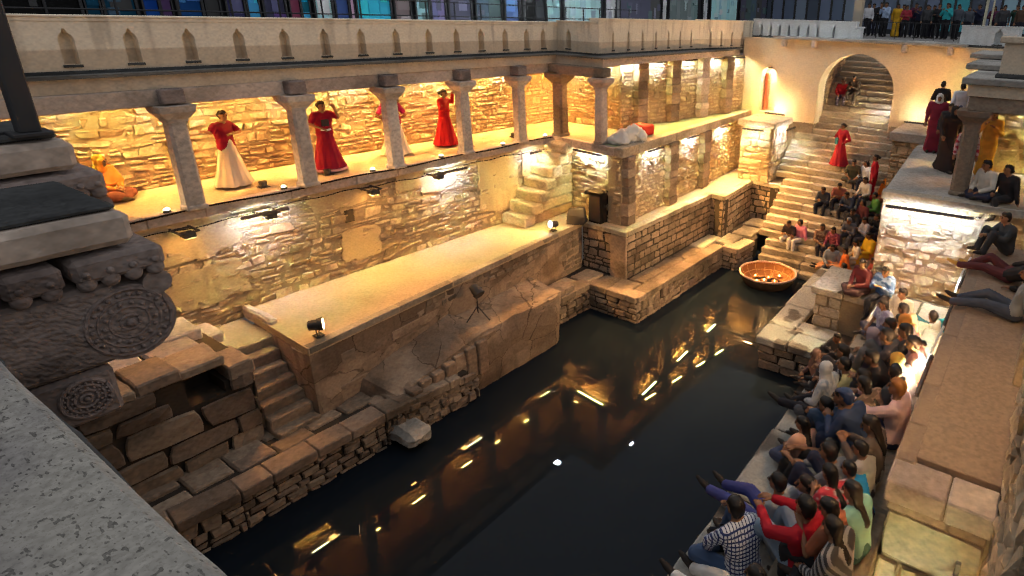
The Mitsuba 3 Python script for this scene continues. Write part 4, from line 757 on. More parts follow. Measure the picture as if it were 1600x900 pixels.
# joints of each pose: y is forward, z up; the seat (or the ground) is z = 0. hip, chest, neck, head, then left and right elbow, wrist, knee, ankle; look = (turn, nod) of the head
def pose(hip, chest, neck, head, elbow, wrist, knee, ankle, look=(0, 0), toe=None, hipw=0.09):
    return dict(hip=V(*hip), chest=V(*chest), neck=V(*neck), head=V(*head), elbow=[V(*e) for e in elbow], wrist=[V(*e) for e in wrist], knee=[V(*e) for e in knee], ankle=[V(*e) for e in ankle], look=look, toe=toe, hipw=hipw)
POSES = {
 'stand': pose((0, 0, .92), (0, .01, 1.30), (0, .0, 1.47), (0, .03, 1.61), lr(.25, -.03, 1.15), lr(.27, .06, .90), lr(.10, .02, .50), lr(.10, -.02, .08)),
 'stand_phone': pose((0, 0, .92), (0, -.01, 1.30), (0, .0, 1.47), (0, .03, 1.60), [(-.26, .06, 1.14), (.27, .12, 1.16)], [(-.10, .27, 1.32), (.12, .28, 1.38)], lr(.10, .02, .50), lr(.10, -.02, .08), (0.1, -.1)),
 'stand_folded': pose((0, 0, .92), (0, -.01, 1.30), (0, .0, 1.47), (0, .03, 1.61), lr(.27, .05, 1.14), [(.08, .22, 1.17), (-.08, .2, 1.12)], lr(.10, .0, .50), [(-.10, -.02, .08), (.12, .03, .08)], (.3, 0)),
 'walk': pose((0, 0, .91), (0, .04, 1.29), (0, .06, 1.46), (0, .10, 1.59), [(-.25, -.10, 1.15), (.25, .08, 1.13)], [(-.25, -.12, .90), (.23, .26, .98)], [(-.10, .20, .52), (.09, -.03, .49)], [(-.10, .20, .10), (.09, -.32, .17)]),
 'dance_cross': pose((0, 0, .90), (.02, .0, 1.28), (.01, .02, 1.45), (-.01, .06, 1.59), [(-.32, .10, 1.20), (.34, .02, 1.27)], [(.05, .25, 1.22), (.56, .12, 1.34)], [(-.13, .05, .5), (.12, .05, .5)], lr(.14, -.02, .08), (.2, .1)),
 'dance_raise': pose((0, 0, .92), (0, .0, 1.30), (0, .02, 1.47), (0, .05, 1.61), [(-.34, .10, 1.32), (.34, .10, 1.20)], [(-.22, .22, 1.58), (.16, .28, 1.12)], lr(.11, .03, .5), lr(.11, -.02, .08), (-.3, 0)),
 'dance_hip': pose((.04, 0, .91), (0, .0, 1.29), (0, .01, 1.46), (0, .04, 1.60), [(-.38, -.03, 1.12), (.37, .0, 1.12)], [(-.16, .06, .97), (.17, .07, .98)], lr(.11, .03, .5), lr(.11, -.02, .08), (.2, 0)),
 'sit_step': pose((0, 0, .12), (0, .05, .48), (0, .09, .64), (0, .14, .77), lr(.25, .12, .30), lr(.15, .36, .22), lr(.14, .44, .10), lr(.13, .44, -.30), (0, -.15)),
 'sit_lean': pose((0, 0, .12), (0, .14, .45), (0, .22, .60), (0, .29, .71), lr(.24, .30, .26), [(-.04, .46, .36), (.07, .45, .34)], lr(.17, .44, .12), lr(.14, .42, -.30), (0.1, -.2)),
 'sit_phone': pose((0, 0, .12), (0, .03, .48), (0, .06, .64), (0, .10, .77), lr(.25, .14, .32), [(-.09, .34, .46), (.09, .34, .46)], lr(.14, .44, .10), lr(.13, .44, -.30), (0, -.35)),
 'sit_side': pose((0, 0, .12), (0, .02, .48), (0, .05, .64), (.02, .08, .77), [(-.27, .06, .30), (.26, .10, .30)], [(-.32, .02, .06), (.12, .34, .24)], [(-.06, .46, .12), (.20, .42, .12)], [(-.10, .50, -.28), (.16, .44, -.30)], (.7, 0)),
 'knees_up': pose((0, 0, .11), (0, .03, .46), (0, .09, .62), (0, .14, .75), lr(.27, .20, .38), [(-.05, .45, .40), (.06, .46, .38)], lr(.15, .38, .46), lr(.13, .50, .07), (0, 0)),
 'arms_out': pose((0, 0, .11), (0, .0, .47), (0, .03, .63), (0, .06, .77), lr(.24, .26, .47), [(-.08, .52, .46), (.10, .52, .48)], lr(.17, .38, .42), lr(.14, .52, .07), (.1, 0)),
 'chin': pose((0, 0, .11), (0, .08, .46), (0, .15, .61), (0, .21, .73), [(-.24, .28, .36), (.22, .33, .40)], [(-.20, .36, .14), (.04, .33, .63)], [(-.34, .36, .17), (.17, .42, .46)], [(-.02, .42, .07), (.16, .54, .07)], (0, -.05)),
 'cross': pose((0, 0, .11), (0, .03, .47), (0, .07, .63), (0, .11, .76), lr(.26, .10, .30), lr(.12, .30, .20), lr(.34, .28, .13), [(.10, .40, .07), (-.10, .34, .07)], (.2, -.1)),
 'legs_out': pose((0, 0, .11), (0, -.08, .46), (0, -.08, .62), (0, -.04, .76), [(-.28, -.16, .32), (.28, -.14, .32)], [(-.26, -.32, .05), (.27, -.30, .05)], [(-.09, .44, .16), (.12, .42, .26)], [(-.10, .86, .07), (.12, .80, .07)], (0, 0)),
 'recline': pose((0, 0, .12), (-.16, -.30, .32), (-.20, -.44, .42), (-.18, -.50, .55), [(-.42, -.42, .07), (.10, -.22, .40)], [(-.40, -.16, .05), (.16, .02, .28)], [(-.02, .44, .15), (.14, .40, .32)], [(-.04, .86, .07), (.12, .74, .08)], (.5, 0)),
 'side_saddle': pose((0, 0, .11), (.02, .05, .47), (.02, .09, .63), (.02, .13, .76), lr(.25, .14, .32), [(-.05, .34, .26), (.10, .36, .24)], [(-.20, .40, .12), (.26, .36, .14)], [(.10, .48, .07), (.36, .10, .07)], (-.3, -.1)),
}
def rot_head(p, look):
    a, b = look
    def R(v):
        x, y, z = v; y, z = y * math.cos(b) - z * math.sin(b), y * math.sin(b) + z * math.cos(b)
        return V(p[0] + x * math.cos(a) + y * math.sin(-a) * -1, p[1] - x * math.sin(a) + y * math.cos(a), p[2] + z)
    return R
def shoulders(P):
    ax = P['chest'] - P['hip']; ax /= np.linalg.norm(ax); s = P['chest'] + ax * 0.11
    return [s + V(-.185, 0, 0), s + V(.185, 0, 0)]
def hand(w, e, side):
    """A palm, four unequal curled fingers and a thumb, following the forearm."""
    d = w - e; d /= np.linalg.norm(d); s = np.cross(d, V(0, 0, 1)); s = s / np.linalg.norm(s) if np.linalg.norm(s) > .2 else V(1, 0, 0); n = np.cross(s, d)
    if n[2] > 0: n = -n
    out = [bone((w, .026), (w + d * .05 + s * .026, .016), (w + d * .05 - s * .026, .016), (w + d * .085 + s * .03, .012), (w + d * .085 - s * .03, .012), seg=6)]
    for i, (o, l) in enumerate(zip((-.030, -.010, .010, .028), (.062, .074, .070, .055))):
        a = w + d * .082 + s * o; b = a + d * l * .5 + n * .008; c = b + d * l * .38 + n * .026
        out += [bone((a, .0095), (b, .009), seg=6), bone((b, .009), (c, .0075), seg=6)]
    t = w + d * .03 - s * .03 * side; b = t + d * .035 - s * .03 * side + n * .008; out += [bone((t, .013), (b, .010), seg=6), bone((b, .010), (b + d * .028, .008), seg=6)]
    return out
def foot(a, k, toe, sc=1.0):
    f = V(*toe) if toe is not None else (a - k) * V(1, 1, 0)
    sh = a - k; sh /= np.linalg.norm(sh)
    f = V(0, 1, 0) if toe is None else V(*toe)
    f = f - sh * np.dot(f, sh) * 0.55; f /= np.linalg.norm(f) + 1e-9
    dn = V(0, 0, -1) if abs(sh[2]) > .5 else sh
    return bone((a - f * .035 + dn * .03, .036 * sc), (a + dn * .02, .04 * sc), (a + f * .12 + dn * .045, .034 * sc), (a + f * .19 + dn * .05, .022 * sc))
def body_mesh(P, edge=.035):
    sh = shoulders(P); hp = [P['hip'] + V(-P['hipw'], 0, 0), P['hip'] + V(P['hipw'], 0, 0)]; R = rot_head(P['head'], P['look'])
    b = [bone((hp[0], .10), (hp[1], .10), (P['hip'] * .5 + P['chest'] * .5 + V(-.06, 0, 0), .10), (P['hip'] * .5 + P['chest'] * .5 + V(.06, 0, 0), .10)),
         bone((P['hip'] * .5 + P['chest'] * .5, .12), (P['chest'] + V(-.09, 0, 0), .11), (P['chest'] + V(.09, 0, 0), .11)),
         bone((P['chest'] + V(-.09, 0, 0), .10), (P['chest'] + V(.09, 0, 0), .10), (sh[0], .058), (sh[1], .058), (P['neck'], .05)),
         bone((P['neck'] + V(0, 0, -.05), .055), (R(V(0, -.015, -.05)), .048)),
         bone((R(V(0, -.01, .035)), (.074, .088, .082)), (R(V(0, .03, -.02)), (.062, .062, .07)), (R(V(0, .045, -.075)), (.036, .036, .032))),
         bone((R(V(0, .10, -.005)), .010), (R(V(0, .116, -.03)), .015), (R(V(0, .09, .03)), .010), seg=6),
         bone((R(V(-.018, .088, -.062)), .009), (R(V(.018, .088, -.062)), .009), seg=6), bone((R(V(-.03, .088, .025)), .010), (R(V(.03, .088, .025)), .010), seg=6)]
    for s in (-1, 1): b.append(bone((R(V(s * .075, -.005, .01)), (.012, .02, .026)), (R(V(s * .073, .0, -.02)), (.010, .014, .014)), seg=6))
    for i, sd in enumerate((-1, 1)):
        e, w, k, a = P['elbow'][i], P['wrist'][i], P['knee'][i], P['ankle'][i]
        b += [bone((sh[i], .055), (sh[i] * .5 + e * .5, .047), seg=8), bone((sh[i] * .5 + e * .5, .047), (e, .037), seg=8), bone((e, .039), (e * .6 + w * .4, .036), (w, .026), seg=8)] + hand(w, e, sd)
        b += [bone((hp[i], .092), (k, .056)), bone((k, .056), (k * .65 + a * .35, .054), (a, .036)), foot(a, k, P['toe'], .85)]
    return blob(b, edge, 3, 0.35)
def eyes_mesh(P):
    R = rot_head(P['head'], P['look']); return cat(*[tm(ball(R(V(s * .030, .083, .008)), .0125, 8)) for s in (-1, 1)], *[tm(bone((R(V(s * .016, .094, .036)), .006), (R(V(s * .048, .082, .034)), .005), seg=6)) for s in (-1, 1)])
def hair_mesh(P, kind):
    R = rot_head(P['head'], P['look']); b = [bone((R(V(0, -.03, .045)), (.084, .088, .085)), (R(V(0, .02, .075)), (.074, .06, .056)), (R(V(0, -.055, -.02)), (.072, .05, .06)))]
    if kind == 'long': b += [bone((R(V(0, -.065, .0)), (.08, .045, .065)), (R(V(0, -.075, -.12)), (.07, .03, .05))), bone((R(V(0, -.075, -.12)), (.07, .03, .05)), (P['chest'] + V(0, -.13, .02), (.045, .02, .05)))]
    if kind == 'bun': b += [ball(R(V(0, -.135, .02)), .05)]
    if kind == 'hood': b = [bone((R(V(0, -.025, .04)), (.10, .105, .10)), (R(V(0, .0, -.06)), (.098, .085, .08))), bone((R(V(0, -.01, -.06)), (.095, .085, .07)), (P['neck'] + V(0, -.02, -.06), (.15, .11, .05)))]
    if kind == 'cap': b += [bone((R(V(0, -.01, .085)), (.086, .094, .04)), (R(V(0, .09, .07)), (.06, .05, .012)))]
    m = Manifold.batch_boolean(b, m3.OpType.Add)
    if kind != 'hood': m = m - bone((R(V(0, .11, -.04)), (.07, .06, .085)), (R(V(0, .13, .02)), (.055, .05, .05)))
    else: m = m - bone((R(V(0, .085, -.03)), (.062, .06, .085)), (R(V(0, .12, .01)), (.055, .06, .07)))
    t = tm(m.refine_to_length(.03)); t = trimesh.Trimesh(t.vertices, t.faces, process=True); t.vertices += (np.stack([meshkit.noise(t.vertices * 60 + 7 * k) for k in range(3)], 1) - .5) * .007; return t
def rump(t, amp, seed):
    v = t.vertices; n = t.vertex_normals; w = meshkit.fbm(v * V(9, 9, 5) + seed, 3); t.vertices = v + n * ((np.abs(w - .5) * 2)[:, None] * amp); return t
def top_mesh(P, kind, edge):
    """shirt: short sleeves; long: long sleeves; kurta: long sleeves and a skirt to the knee; shawl: a wrap over shoulders and arms."""
    sh = shoulders(P); hp = [P['hip'] + V(-P['hipw'], 0, 0), P['hip'] + V(P['hipw'], 0, 0)]; mid = P['hip'] * .5 + P['chest'] * .5; o = .014
    b = [bone((hp[0] + V(.0, 0, .02), .10 + o), (hp[1] + V(.0, 0, .02), .10 + o), (mid + V(-.06, 0, 0), .11 + o), (mid + V(.06, 0, 0), .11 + o)),
         bone((mid + V(-.05, 0, 0), .11 + o), (mid + V(.05, 0, 0), .11 + o), (P['chest'] + V(-.09, 0, 0), .112 + o), (P['chest'] + V(.09, 0, 0), .112 + o)),
         bone((P['chest'] + V(-.09, 0, 0), .105 + o), (P['chest'] + V(.09, 0, 0), .105 + o), (sh[0], .062 + o), (sh[1], .062 + o), (P['neck'] + V(0, -.01, -.03), .055 + o * .6))]
    for i in (0, 1):
        e, w = P['elbow'][i], P['wrist'][i]
        if kind == 'shirt': b.append(bone((sh[i], .062 + o), (sh[i] * .35 + e * .65, .056 + o), seg=9))
        else: b += [bone((sh[i], .062 + o), (e, .045 + o), seg=9), bone((e, .046 + o), (e * .1 + w * .9, .032 + o), seg=9)]
    if kind == 'kurta':
        for i in (0, 1): b.append(bone((hp[i], .115), (hp[i] * .25 + P['knee'][i] * .75, .10)))
        b.append(bone((hp[0], .11), (hp[1], .11), (hp[0] * .35 + P['knee'][0] * .65, .085), (hp[1] * .35 + P['knee'][1] * .65, .085)))
    if kind == 'shawl':
        b.append(bone((sh[0] + V(-.02, 0, 0), .085), (sh[1] + V(.02, 0, 0), .085), (P['elbow'][0], .08), (P['elbow'][1], .08), (P['chest'] + V(0, -.06, -.1), .12)))
    return rump(blob(b, edge, 6, 0.45), .012, 3)
def bottom_mesh(P, kind, edge):
    hp = [P['hip'] + V(-P['hipw'], 0, 0), P['hip'] + V(P['hipw'], 0, 0)]; o = .016; K, A = P['knee'], P['ankle']
    if kind == 'gown':           # a full skirt hanging from the waist to the ankle
        H = P['hip'][2]; ms = []; n = 78; prof = [(.135, H + .20), (.155, H + .06), (.23, H * .72), (.30, H * .38), (.39, .10), (.40, .05)]; vs = []
        for j, (r, z) in enumerate(prof):
            a = np.arange(n) * 2 * np.pi / n; rr = r * (1 + .055 * (j / 5) * np.cos(13 * a + j * .25) + .05 * (j / 5) * np.cos(7 * a + 1)); vs.append(np.stack([P['hip'][0] * (z / H) + rr * np.cos(a), rr * .9 * np.sin(a), a * 0 + z], 1))
        v = np.vstack(vs); m = len(prof); I, J = np.meshgrid(np.arange(m - 1), np.arange(n), indexing='ij'); q = np.stack([I * n + J, (I + 1) * n + J, (I + 1) * n + (J + 1) % n, I * n + (J + 1) % n], -1).reshape(-1, 4)
        f = np.vstack([q[:, [0, 1, 2]], q[:, [0, 2, 3]]]); t = trimesh.Trimesh(v, f, process=False); return t
    if kind == 'sari':           # a narrow wrapped skirt
        if P['hip'][2] > .6:
            m = P['hip'] * V(1, 1, 0); f = [A[i] * V(1, 1, 0) for i in (0, 1)]
            b = [bone((hp[0], .105 + o), (hp[1], .105 + o), (K[0], .085), (K[1], .085)), bone((K[0], .085), (K[1], .085), (f[0] + V(-.04, 0, .10), .085), (f[1] + V(.04, 0, .10), .085), (f[0] + V(-.03, 0, .06), .07), (f[1] + V(.03, 0, .06), .07))]
        else:
            b = [bone((hp[0], .105 + o), (hp[1], .105 + o), (K[0], .075), (K[1], .075)), bone((K[0], .08), (K[1], .08), (A[0] * .9 + K[0] * .1, .07), (A[1] * .9 + K[1] * .1, .07))]
        return rump(blob(b, edge, 6, .45), .022, 5)
    b = [bone((hp[0], .10 + o), (hp[1], .10 + o), (P['hip'] + V(0, -.01, .06), .11 + o))]
    for i in (0, 1):
        end = A[i] if kind == 'trousers' else K[i] * .15 + A[i] * .85
        b += [bone((hp[i], .094 + o), (K[i], .062 + o)), bone((K[i], .062 + o), (end, .046 + o))]
    return rump(blob(b, edge, 6, 0.45), .012, 8)
def shoe_mesh(P):
    return cat(*[tm(foot(P['ankle'][i], P['knee'][i], P['toe'], 1.08).refine_to_length(.05)) for i in (0, 1)])
_cache = {}
def piece(kind, ps, sub, edge):
    key = (kind, ps, sub, edge)
    if key not in _cache:
        P = POSES[ps]
        m = body_mesh(P, edge) if kind == 'body' else eyes_mesh(P) if kind == 'eyes' else hair_mesh(P, sub) if kind == 'hair' else top_mesh(P, sub, edge) if kind == 'top' else bottom_mesh(P, sub, edge) if kind == 'bottom' else shoe_mesh(P)
        _cache[key] = m
    return _cache[key]
SKIN = {'m': (0.24, 0.115, 0.06), 'd': (0.145, 0.07, 0.04), 'l': (0.34, 0.18, 0.10)}
HAIRC = (0.011, 0.009, 0.008)
def person(label, ps, pos, yaw, top, bottom, hair='short', skin='m', tk='shirt', bk='trousers', size=1.0, group=None, hairc=HAIRC, shoes=(0.03, 0.025, 0.022), edge=.036, topm=None, pr=None):
    k = thing('person', label, 'person', group)
    M = T().translate([float(x) for x in pos]).rotate([0, 0, 1], float(yaw)).scale(float(size))
    def P(m, *a):
        key = (a, m)
        if key not in _cache:
            _cache[key] = coloured(piece(*a), m[1], True, *((0.3, m[2] if len(m) > 2 else None) if a[0] in ('top', 'bottom') else (0.0, None))) if isinstance(m, tuple) else mikit.ply(piece(*a), None, smooth=True)
        return {**_cache[key], 'to_world': M}
    c = colour(SKIN[skin], .55); put('body', P(c, 'body', ps, '', edge), c, k)
    c = colour((0.012, 0.01, 0.01), .4); put('eyes', P(c, 'eyes', ps, '', .03), c, k)
    c = colour(hairc, .5 if hair != 'hood' else .8); put('headscarf' if hair == 'hood' else 'hair', P(c, 'hair', ps, hair, .03), c, k)
    c = topm or (colour(top) + ((pr,) if pr else ())); put({'shirt': 'shirt', 'long': 'shirt', 'kurta': 'kurta', 'shawl': 'shawl'}[tk], P(c, 'top', ps, tk, edge), c, k)
    c = colour(bottom); put({'trousers': 'trousers', 'short': 'trousers', 'gown': 'skirt', 'sari': 'skirt'}[bk], P(c, 'bottom', ps, bk, edge), c, k)
    if bk != 'gown' and shoes: c = colour(shoes); put('shoes', P(c, 'shoes', ps, '', .05), c, k)
    return k, M
def local(k, M, name, mesh, m):
    return put(name, {**coloured(mesh, m[1], 30), 'to_world': M}, m, k)
mat('m_check', lambda p, n, uv: mix((0.62, 0.66, 0.72), (0.03, 0.05, 0.16), mi.Float(dr.maximum(smoothstep(.60, .70, dr.abs(2 * ((p.z * 22) - dr.floor(p.z * 22)) - 1)), smoothstep(.68, .78, dr.abs(2 * (((p.x + p.y) * 17) - dr.floor((p.x + p.y) * 17)) - 1))))), .85)
mat('m_floral', lambda p, n, uv: mix((0.62, 0.50, 0.48), (0.45, 0.02, 0.05), smoothstep(.5, .58, fbm(p.x * 16, p.y * 16, p.z * 16, 2))), .85)
mat('m_stripe', lambda p, n, uv: mix((0.30, 0.29, 0.28), (0.05, 0.05, 0.055), smoothstep(.35, .6, dr.abs(2 * (((p.x + .6 * p.z) * 15) - dr.floor((p.x + .6 * p.z) * 15)) - 1))), .85)
mat('m_bluetie', lambda p, n, uv: mix((0.05, 0.12, 0.30), (0.30, 0.42, 0.60), smoothstep(.45, .62, fbm(p.x * 9, p.y * 9, p.z * 9, 2))), .85)
NAVY, BLACK, JEANS, LJEANS, WHITEC, RED, CREAM = (0.02, 0.026, 0.055), (0.014, 0.014, 0.017), (0.06, 0.10, 0.19), (0.24, 0.32, 0.42), (0.68, 0.66, 0.62), (0.30, 0.010, 0.022), (0.60, 0.50, 0.35)
CRIM = (0.22, 0.004, 0.022)

# dancers in the gallery
Gz = 4.86
k, M = person('dancer with crossed arms in a crimson blouse and white skirt, between the first two columns', 'dance_cross', (-14.9, 6.22, Gz), -70, CRIM, (0.62, 0.52, 0.40), 'bun', tk='shirt', bk='gown', size=.97)
k, M = person('dancer in a full crimson gown with a white trimmed bodice, right of the second column', 'dance_raise', (-14.6, 8.25, Gz), -100, CRIM, CRIM, 'bun', tk='shirt', bk='gown', size=.98)
local(k, M, 'belt', lathe([(.158, 1.03), (.166, 1.03), (.164, 1.07), (.156, 1.07)], 28), colour((0.6, 0.6, 0.62)))
local(k, M, 'bodice', trimesh.creation.box((.17, .05, .16), trimesh.transformations.translation_matrix((0, .125, 1.22))), colour((0.03, 0.03, 0.035)))
local(k, M, 'hem', lathe([(.40, .05), (.407, .05), (.395, .11), (.388, .11)], 36), colour((0.5, 0.25, 0.25)))
person('dancer in a magenta blouse and pale skirt, half hidden behind the third column', 'dance_hip', (-14.95, 10.35, Gz), 60, (0.33, 0.015, 0.08), (0.62, 0.54, 0.42), 'bun', tk='shirt', bk='gown', size=.97)
person('dancer in a scarlet gown, mostly hidden by the fourth column', 'dance_raise', (-14.9, 12.05, Gz), -70, (0.34, 0.006, 0.012), (0.34, 0.006, 0.012), 'bun', tk='long', bk='gown', size=.95)
person('dancer in an orange scarf sitting against the wall, far left of the gallery', 'side_saddle', (-15.75, 4.2, Gz), -60, (0.55, 0.15, 0.03), (0.10, 0.03, 0.02), 'hood', tk='shawl', bk='sari', size=1.05, hairc=(0.75, 0.24, 0.03))
# dancers on the stairs
k, M = person('dancer in a long red dress with a teal sash, on the left of the stairs', 'dance_hip', (-6.40, 24.05, zstep(24.05)), 150, RED, RED, 'bun', tk='long', bk='gown', size=.98)
local(k, M, 'sash', trimesh.creation.box((.14, .05, .26), trimesh.transformations.translation_matrix((.14, .15, 1.0))), colour((0.03, 0.14, 0.17)))
person('dancer in a narrow red dress on the right of the stairs', 'stand', (-4.78, 23.0, zstep(23.0)), 110, (0.28, 0.006, 0.018), (0.28, 0.006, 0.018), 'bun', tk='long', bk='sari', size=1.0)

# people sitting on the stairs (y forward turned towards the well)
def on_stairs(label, ps, x, y, yaw, top, bottom, hair='short', **kw):
    return person(label, ps, (x, y + .18, zstep(y) + .0), yaw, top, bottom, hair, **kw)
on_stairs('person in a red top sitting under the left side of the arch', 'sit_step', -7.55, 27.2, 190, RED, (0.05, 0.05, 0.09), tk='long')
on_stairs('person in black sitting under the arch beside the one in red', 'sit_lean', -7.0, 27.25, 170, BLACK, BLACK, tk='long')
on_stairs('person in black with a white stripe, seated left in the upper group on the stairs', 'sit_lean', -6.33, 22.35, 170, (0.03, 0.035, 0.05), (0.02, 0.025, 0.04), tk='long')
on_stairs('bare armed person in dark clothes, seated second in the upper group on the stairs', 'sit_lean', -5.85, 22.5, 185, (0.30, 0.10, 0.07), (0.018, 0.022, 0.035))
on_stairs('man in an olive shirt seated below the left red dancer', 'cross', -5.72, 23.45, 195, (0.10, 0.09, 0.05), (0.09, 0.085, 0.06), tk='shirt')
on_stairs('long haired woman in a white shirt beside the man in olive', 'sit_side', -5.2, 23.5, 150, (0.64, 0.66, 0.66), (0.03, 0.035, 0.05), 'long', tk='long')
on_stairs('person in a green shirt seated at the right edge of the stairs', 'sit_step', -4.42, 22.4, 120, (0.09, 0.24, 0.05), (0.02, 0.02, 0.03), tk='long')
on_stairs('woman in an orange scarf behind the one in green', 'sit_step', -4.25, 22.95, 140, (0.75, 0.2, 0.02), (0.3, 0.1, 0.04), 'hood', hairc=(0.75, 0.24, 0.03), tk='shawl', bk='sari')
on_stairs('dark haired person in black just below the green shirt', 'sit_lean', -4.02, 21.6, 150, BLACK, (0.03, 0.03, 0.05), 'long', tk='long')
on_stairs('man in a pink shirt and white trousers near the coracle', 'sit_side', -6.70, 20.95, 160, (0.66, 0.22, 0.32), (0.62, 0.6, 0.56), tk='long')
on_stairs('dark clothed person left of the man in pink', 'sit_lean', -7.05, 20.95, 170, (0.03, 0.02, 0.025), (0.6, 0.58, 0.55), tk='shirt')
on_stairs('woman in a brown patterned dress right of the man in pink', 'sit_side', -5.92, 20.95, 210, (0.17, 0.09, 0.06), (0.03, 0.03, 0.04), 'long', tk='long', pr=(0.4, 0.3, 0.2))
on_stairs('woman in a maroon dress, third from the man in pink', 'sit_step', -5.42, 20.9, 160, (0.16, 0.03, 0.06), (0.03, 0.03, 0.05), 'long', tk='long', pr=(0.4, 0.12, 0.16))
on_stairs('girl in an orange dress with her legs stretched towards the coracle', 'legs_out', -4.86, 20.2, 110, (0.75, 0.18, 0.04), (0.72, 0.34, 0.16), 'long', tk='long')
on_stairs('grey haired man in grey above the girl in orange', 'sit_lean', -4.95, 21.3, 165, (0.12, 0.12, 0.14), (0.08, 0.08, 0.1), hairc=(0.22, 0.22, 0.23), tk='long')
on_stairs('man in a white kurta with his long white legs over the block', 'sit_side', -4.55, 19.6, 110, (0.74, 0.68, 0.58), (0.66, 0.64, 0.58), tk='kurta', size=1.08)
on_stairs('person in a cream kurta behind the man in white', 'sit_step', -4.45, 20.6, 120, (0.72, 0.62, 0.45), (0.66, 0.6, 0.5), 'long', tk='kurta')
on_stairs('woman in a bright yellow sari by the lit wall', 'sit_step', -4.1, 20.85, 130, (0.78, 0.45, 0.02), (0.75, 0.42, 0.03), 'bun', tk='shawl', bk='sari', size=1.08)
on_stairs('person in orange close behind the yellow sari', 'sit_step', -3.72, 21.0, 120, (0.78, 0.16, 0.03), (0.72, 0.2, 0.06), 'long', tk='long')
for i, (x, y, yw, ps, top, bot, h, lab) in enumerate((
 (-5.35, 22.2, 160, 'sit_lean', (0.05, 0.06, 0.09), (0.04, 0.04, 0.05), 'short', 'man in slate blue on the stairs, right of the bare armed one'),
 (-4.95, 22.75, 150, 'sit_step', (0.5, 0.46, 0.4), (0.05, 0.05, 0.07), 'short', 'man in an off white shirt on the stairs, left of the green shirt'),
 (-4.75, 21.9, 140, 'sit_side', (0.12, 0.03, 0.03), (0.03, 0.03, 0.04), 'long', 'woman in dark maroon on the stairs, below the off white shirt'),
 (-5.0, 21.75, 170, 'sit_lean', (0.03, 0.03, 0.035), (0.05, 0.06, 0.09), 'short', 'man in black on the stairs, above the grey haired man'),
 (-4.45, 21.3, 130, 'sit_phone', (0.36, 0.34, 0.36), (0.06, 0.06, 0.08), 'short', 'man in a light grey shirt behind the cream kurta'),
 (-3.75, 22.2, 140, 'sit_lean', (0.55, 0.30, 0.10), (0.08, 0.05, 0.04), 'long', 'woman in a mustard top against the landing side'),
 (-3.6, 21.5, 130, 'sit_step', (0.03, 0.05, 0.12), (0.03, 0.03, 0.05), 'short', 'man in navy against the landing side, right of the black haired one'),
 (-5.25, 20.25, 190, 'sit_side', (0.20, 0.22, 0.26), (0.05, 0.05, 0.06), 'short', 'man in a steel grey shirt left of the girl in orange'),
 (-3.55, 20.1, 130, 'sit_lean', (0.50, 0.10, 0.07), (0.1, 0.04, 0.03), 'long', 'woman in a red orange top at the foot of the lit wall'),
 (-3.4, 19.2, 140, 'sit_side', (0.6, 0.56, 0.48), (0.5, 0.46, 0.4), 'short', 'man in ivory clothes between the yellow sari and the stone box'))):
    on_stairs(lab, ps, x, y if y > 19.8 else 19.8, yw, top, bot, h, tk='long')
# on the stone box and the block
person('woman in a dark maroon dress with long black hair, on the stone box', 'side_saddle', (-3.0, 15.2, 2.07), 150, (0.10, 0.016, 0.022), (0.035, 0.016, 0.02), 'long', tk='long', bk='sari', size=1.08)
person('man in a blue denim shirt looking at his phone, on the stone box', 'sit_phone', (-2.45, 15.0, 2.07), 165, None, (0.012, 0.014, 0.024), tk='long', topm='m_bluetie', size=1.08)
person('person crouching in the dark pit below the couple', 'knees_up', (-2.95, 13.3, 0.9), 150, (0.05, 0.045, 0.04), (0.02, 0.02, 0.025), tk='long')
person('person with a shawl in the dark pit nearer the water block', 'cross', (-3.1, 12.2, 0.9), 120, (0.10, 0.055, 0.05), (0.03, 0.025, 0.03), 'hood', tk='shawl', hairc=(0.16, 0.10, 0.08))
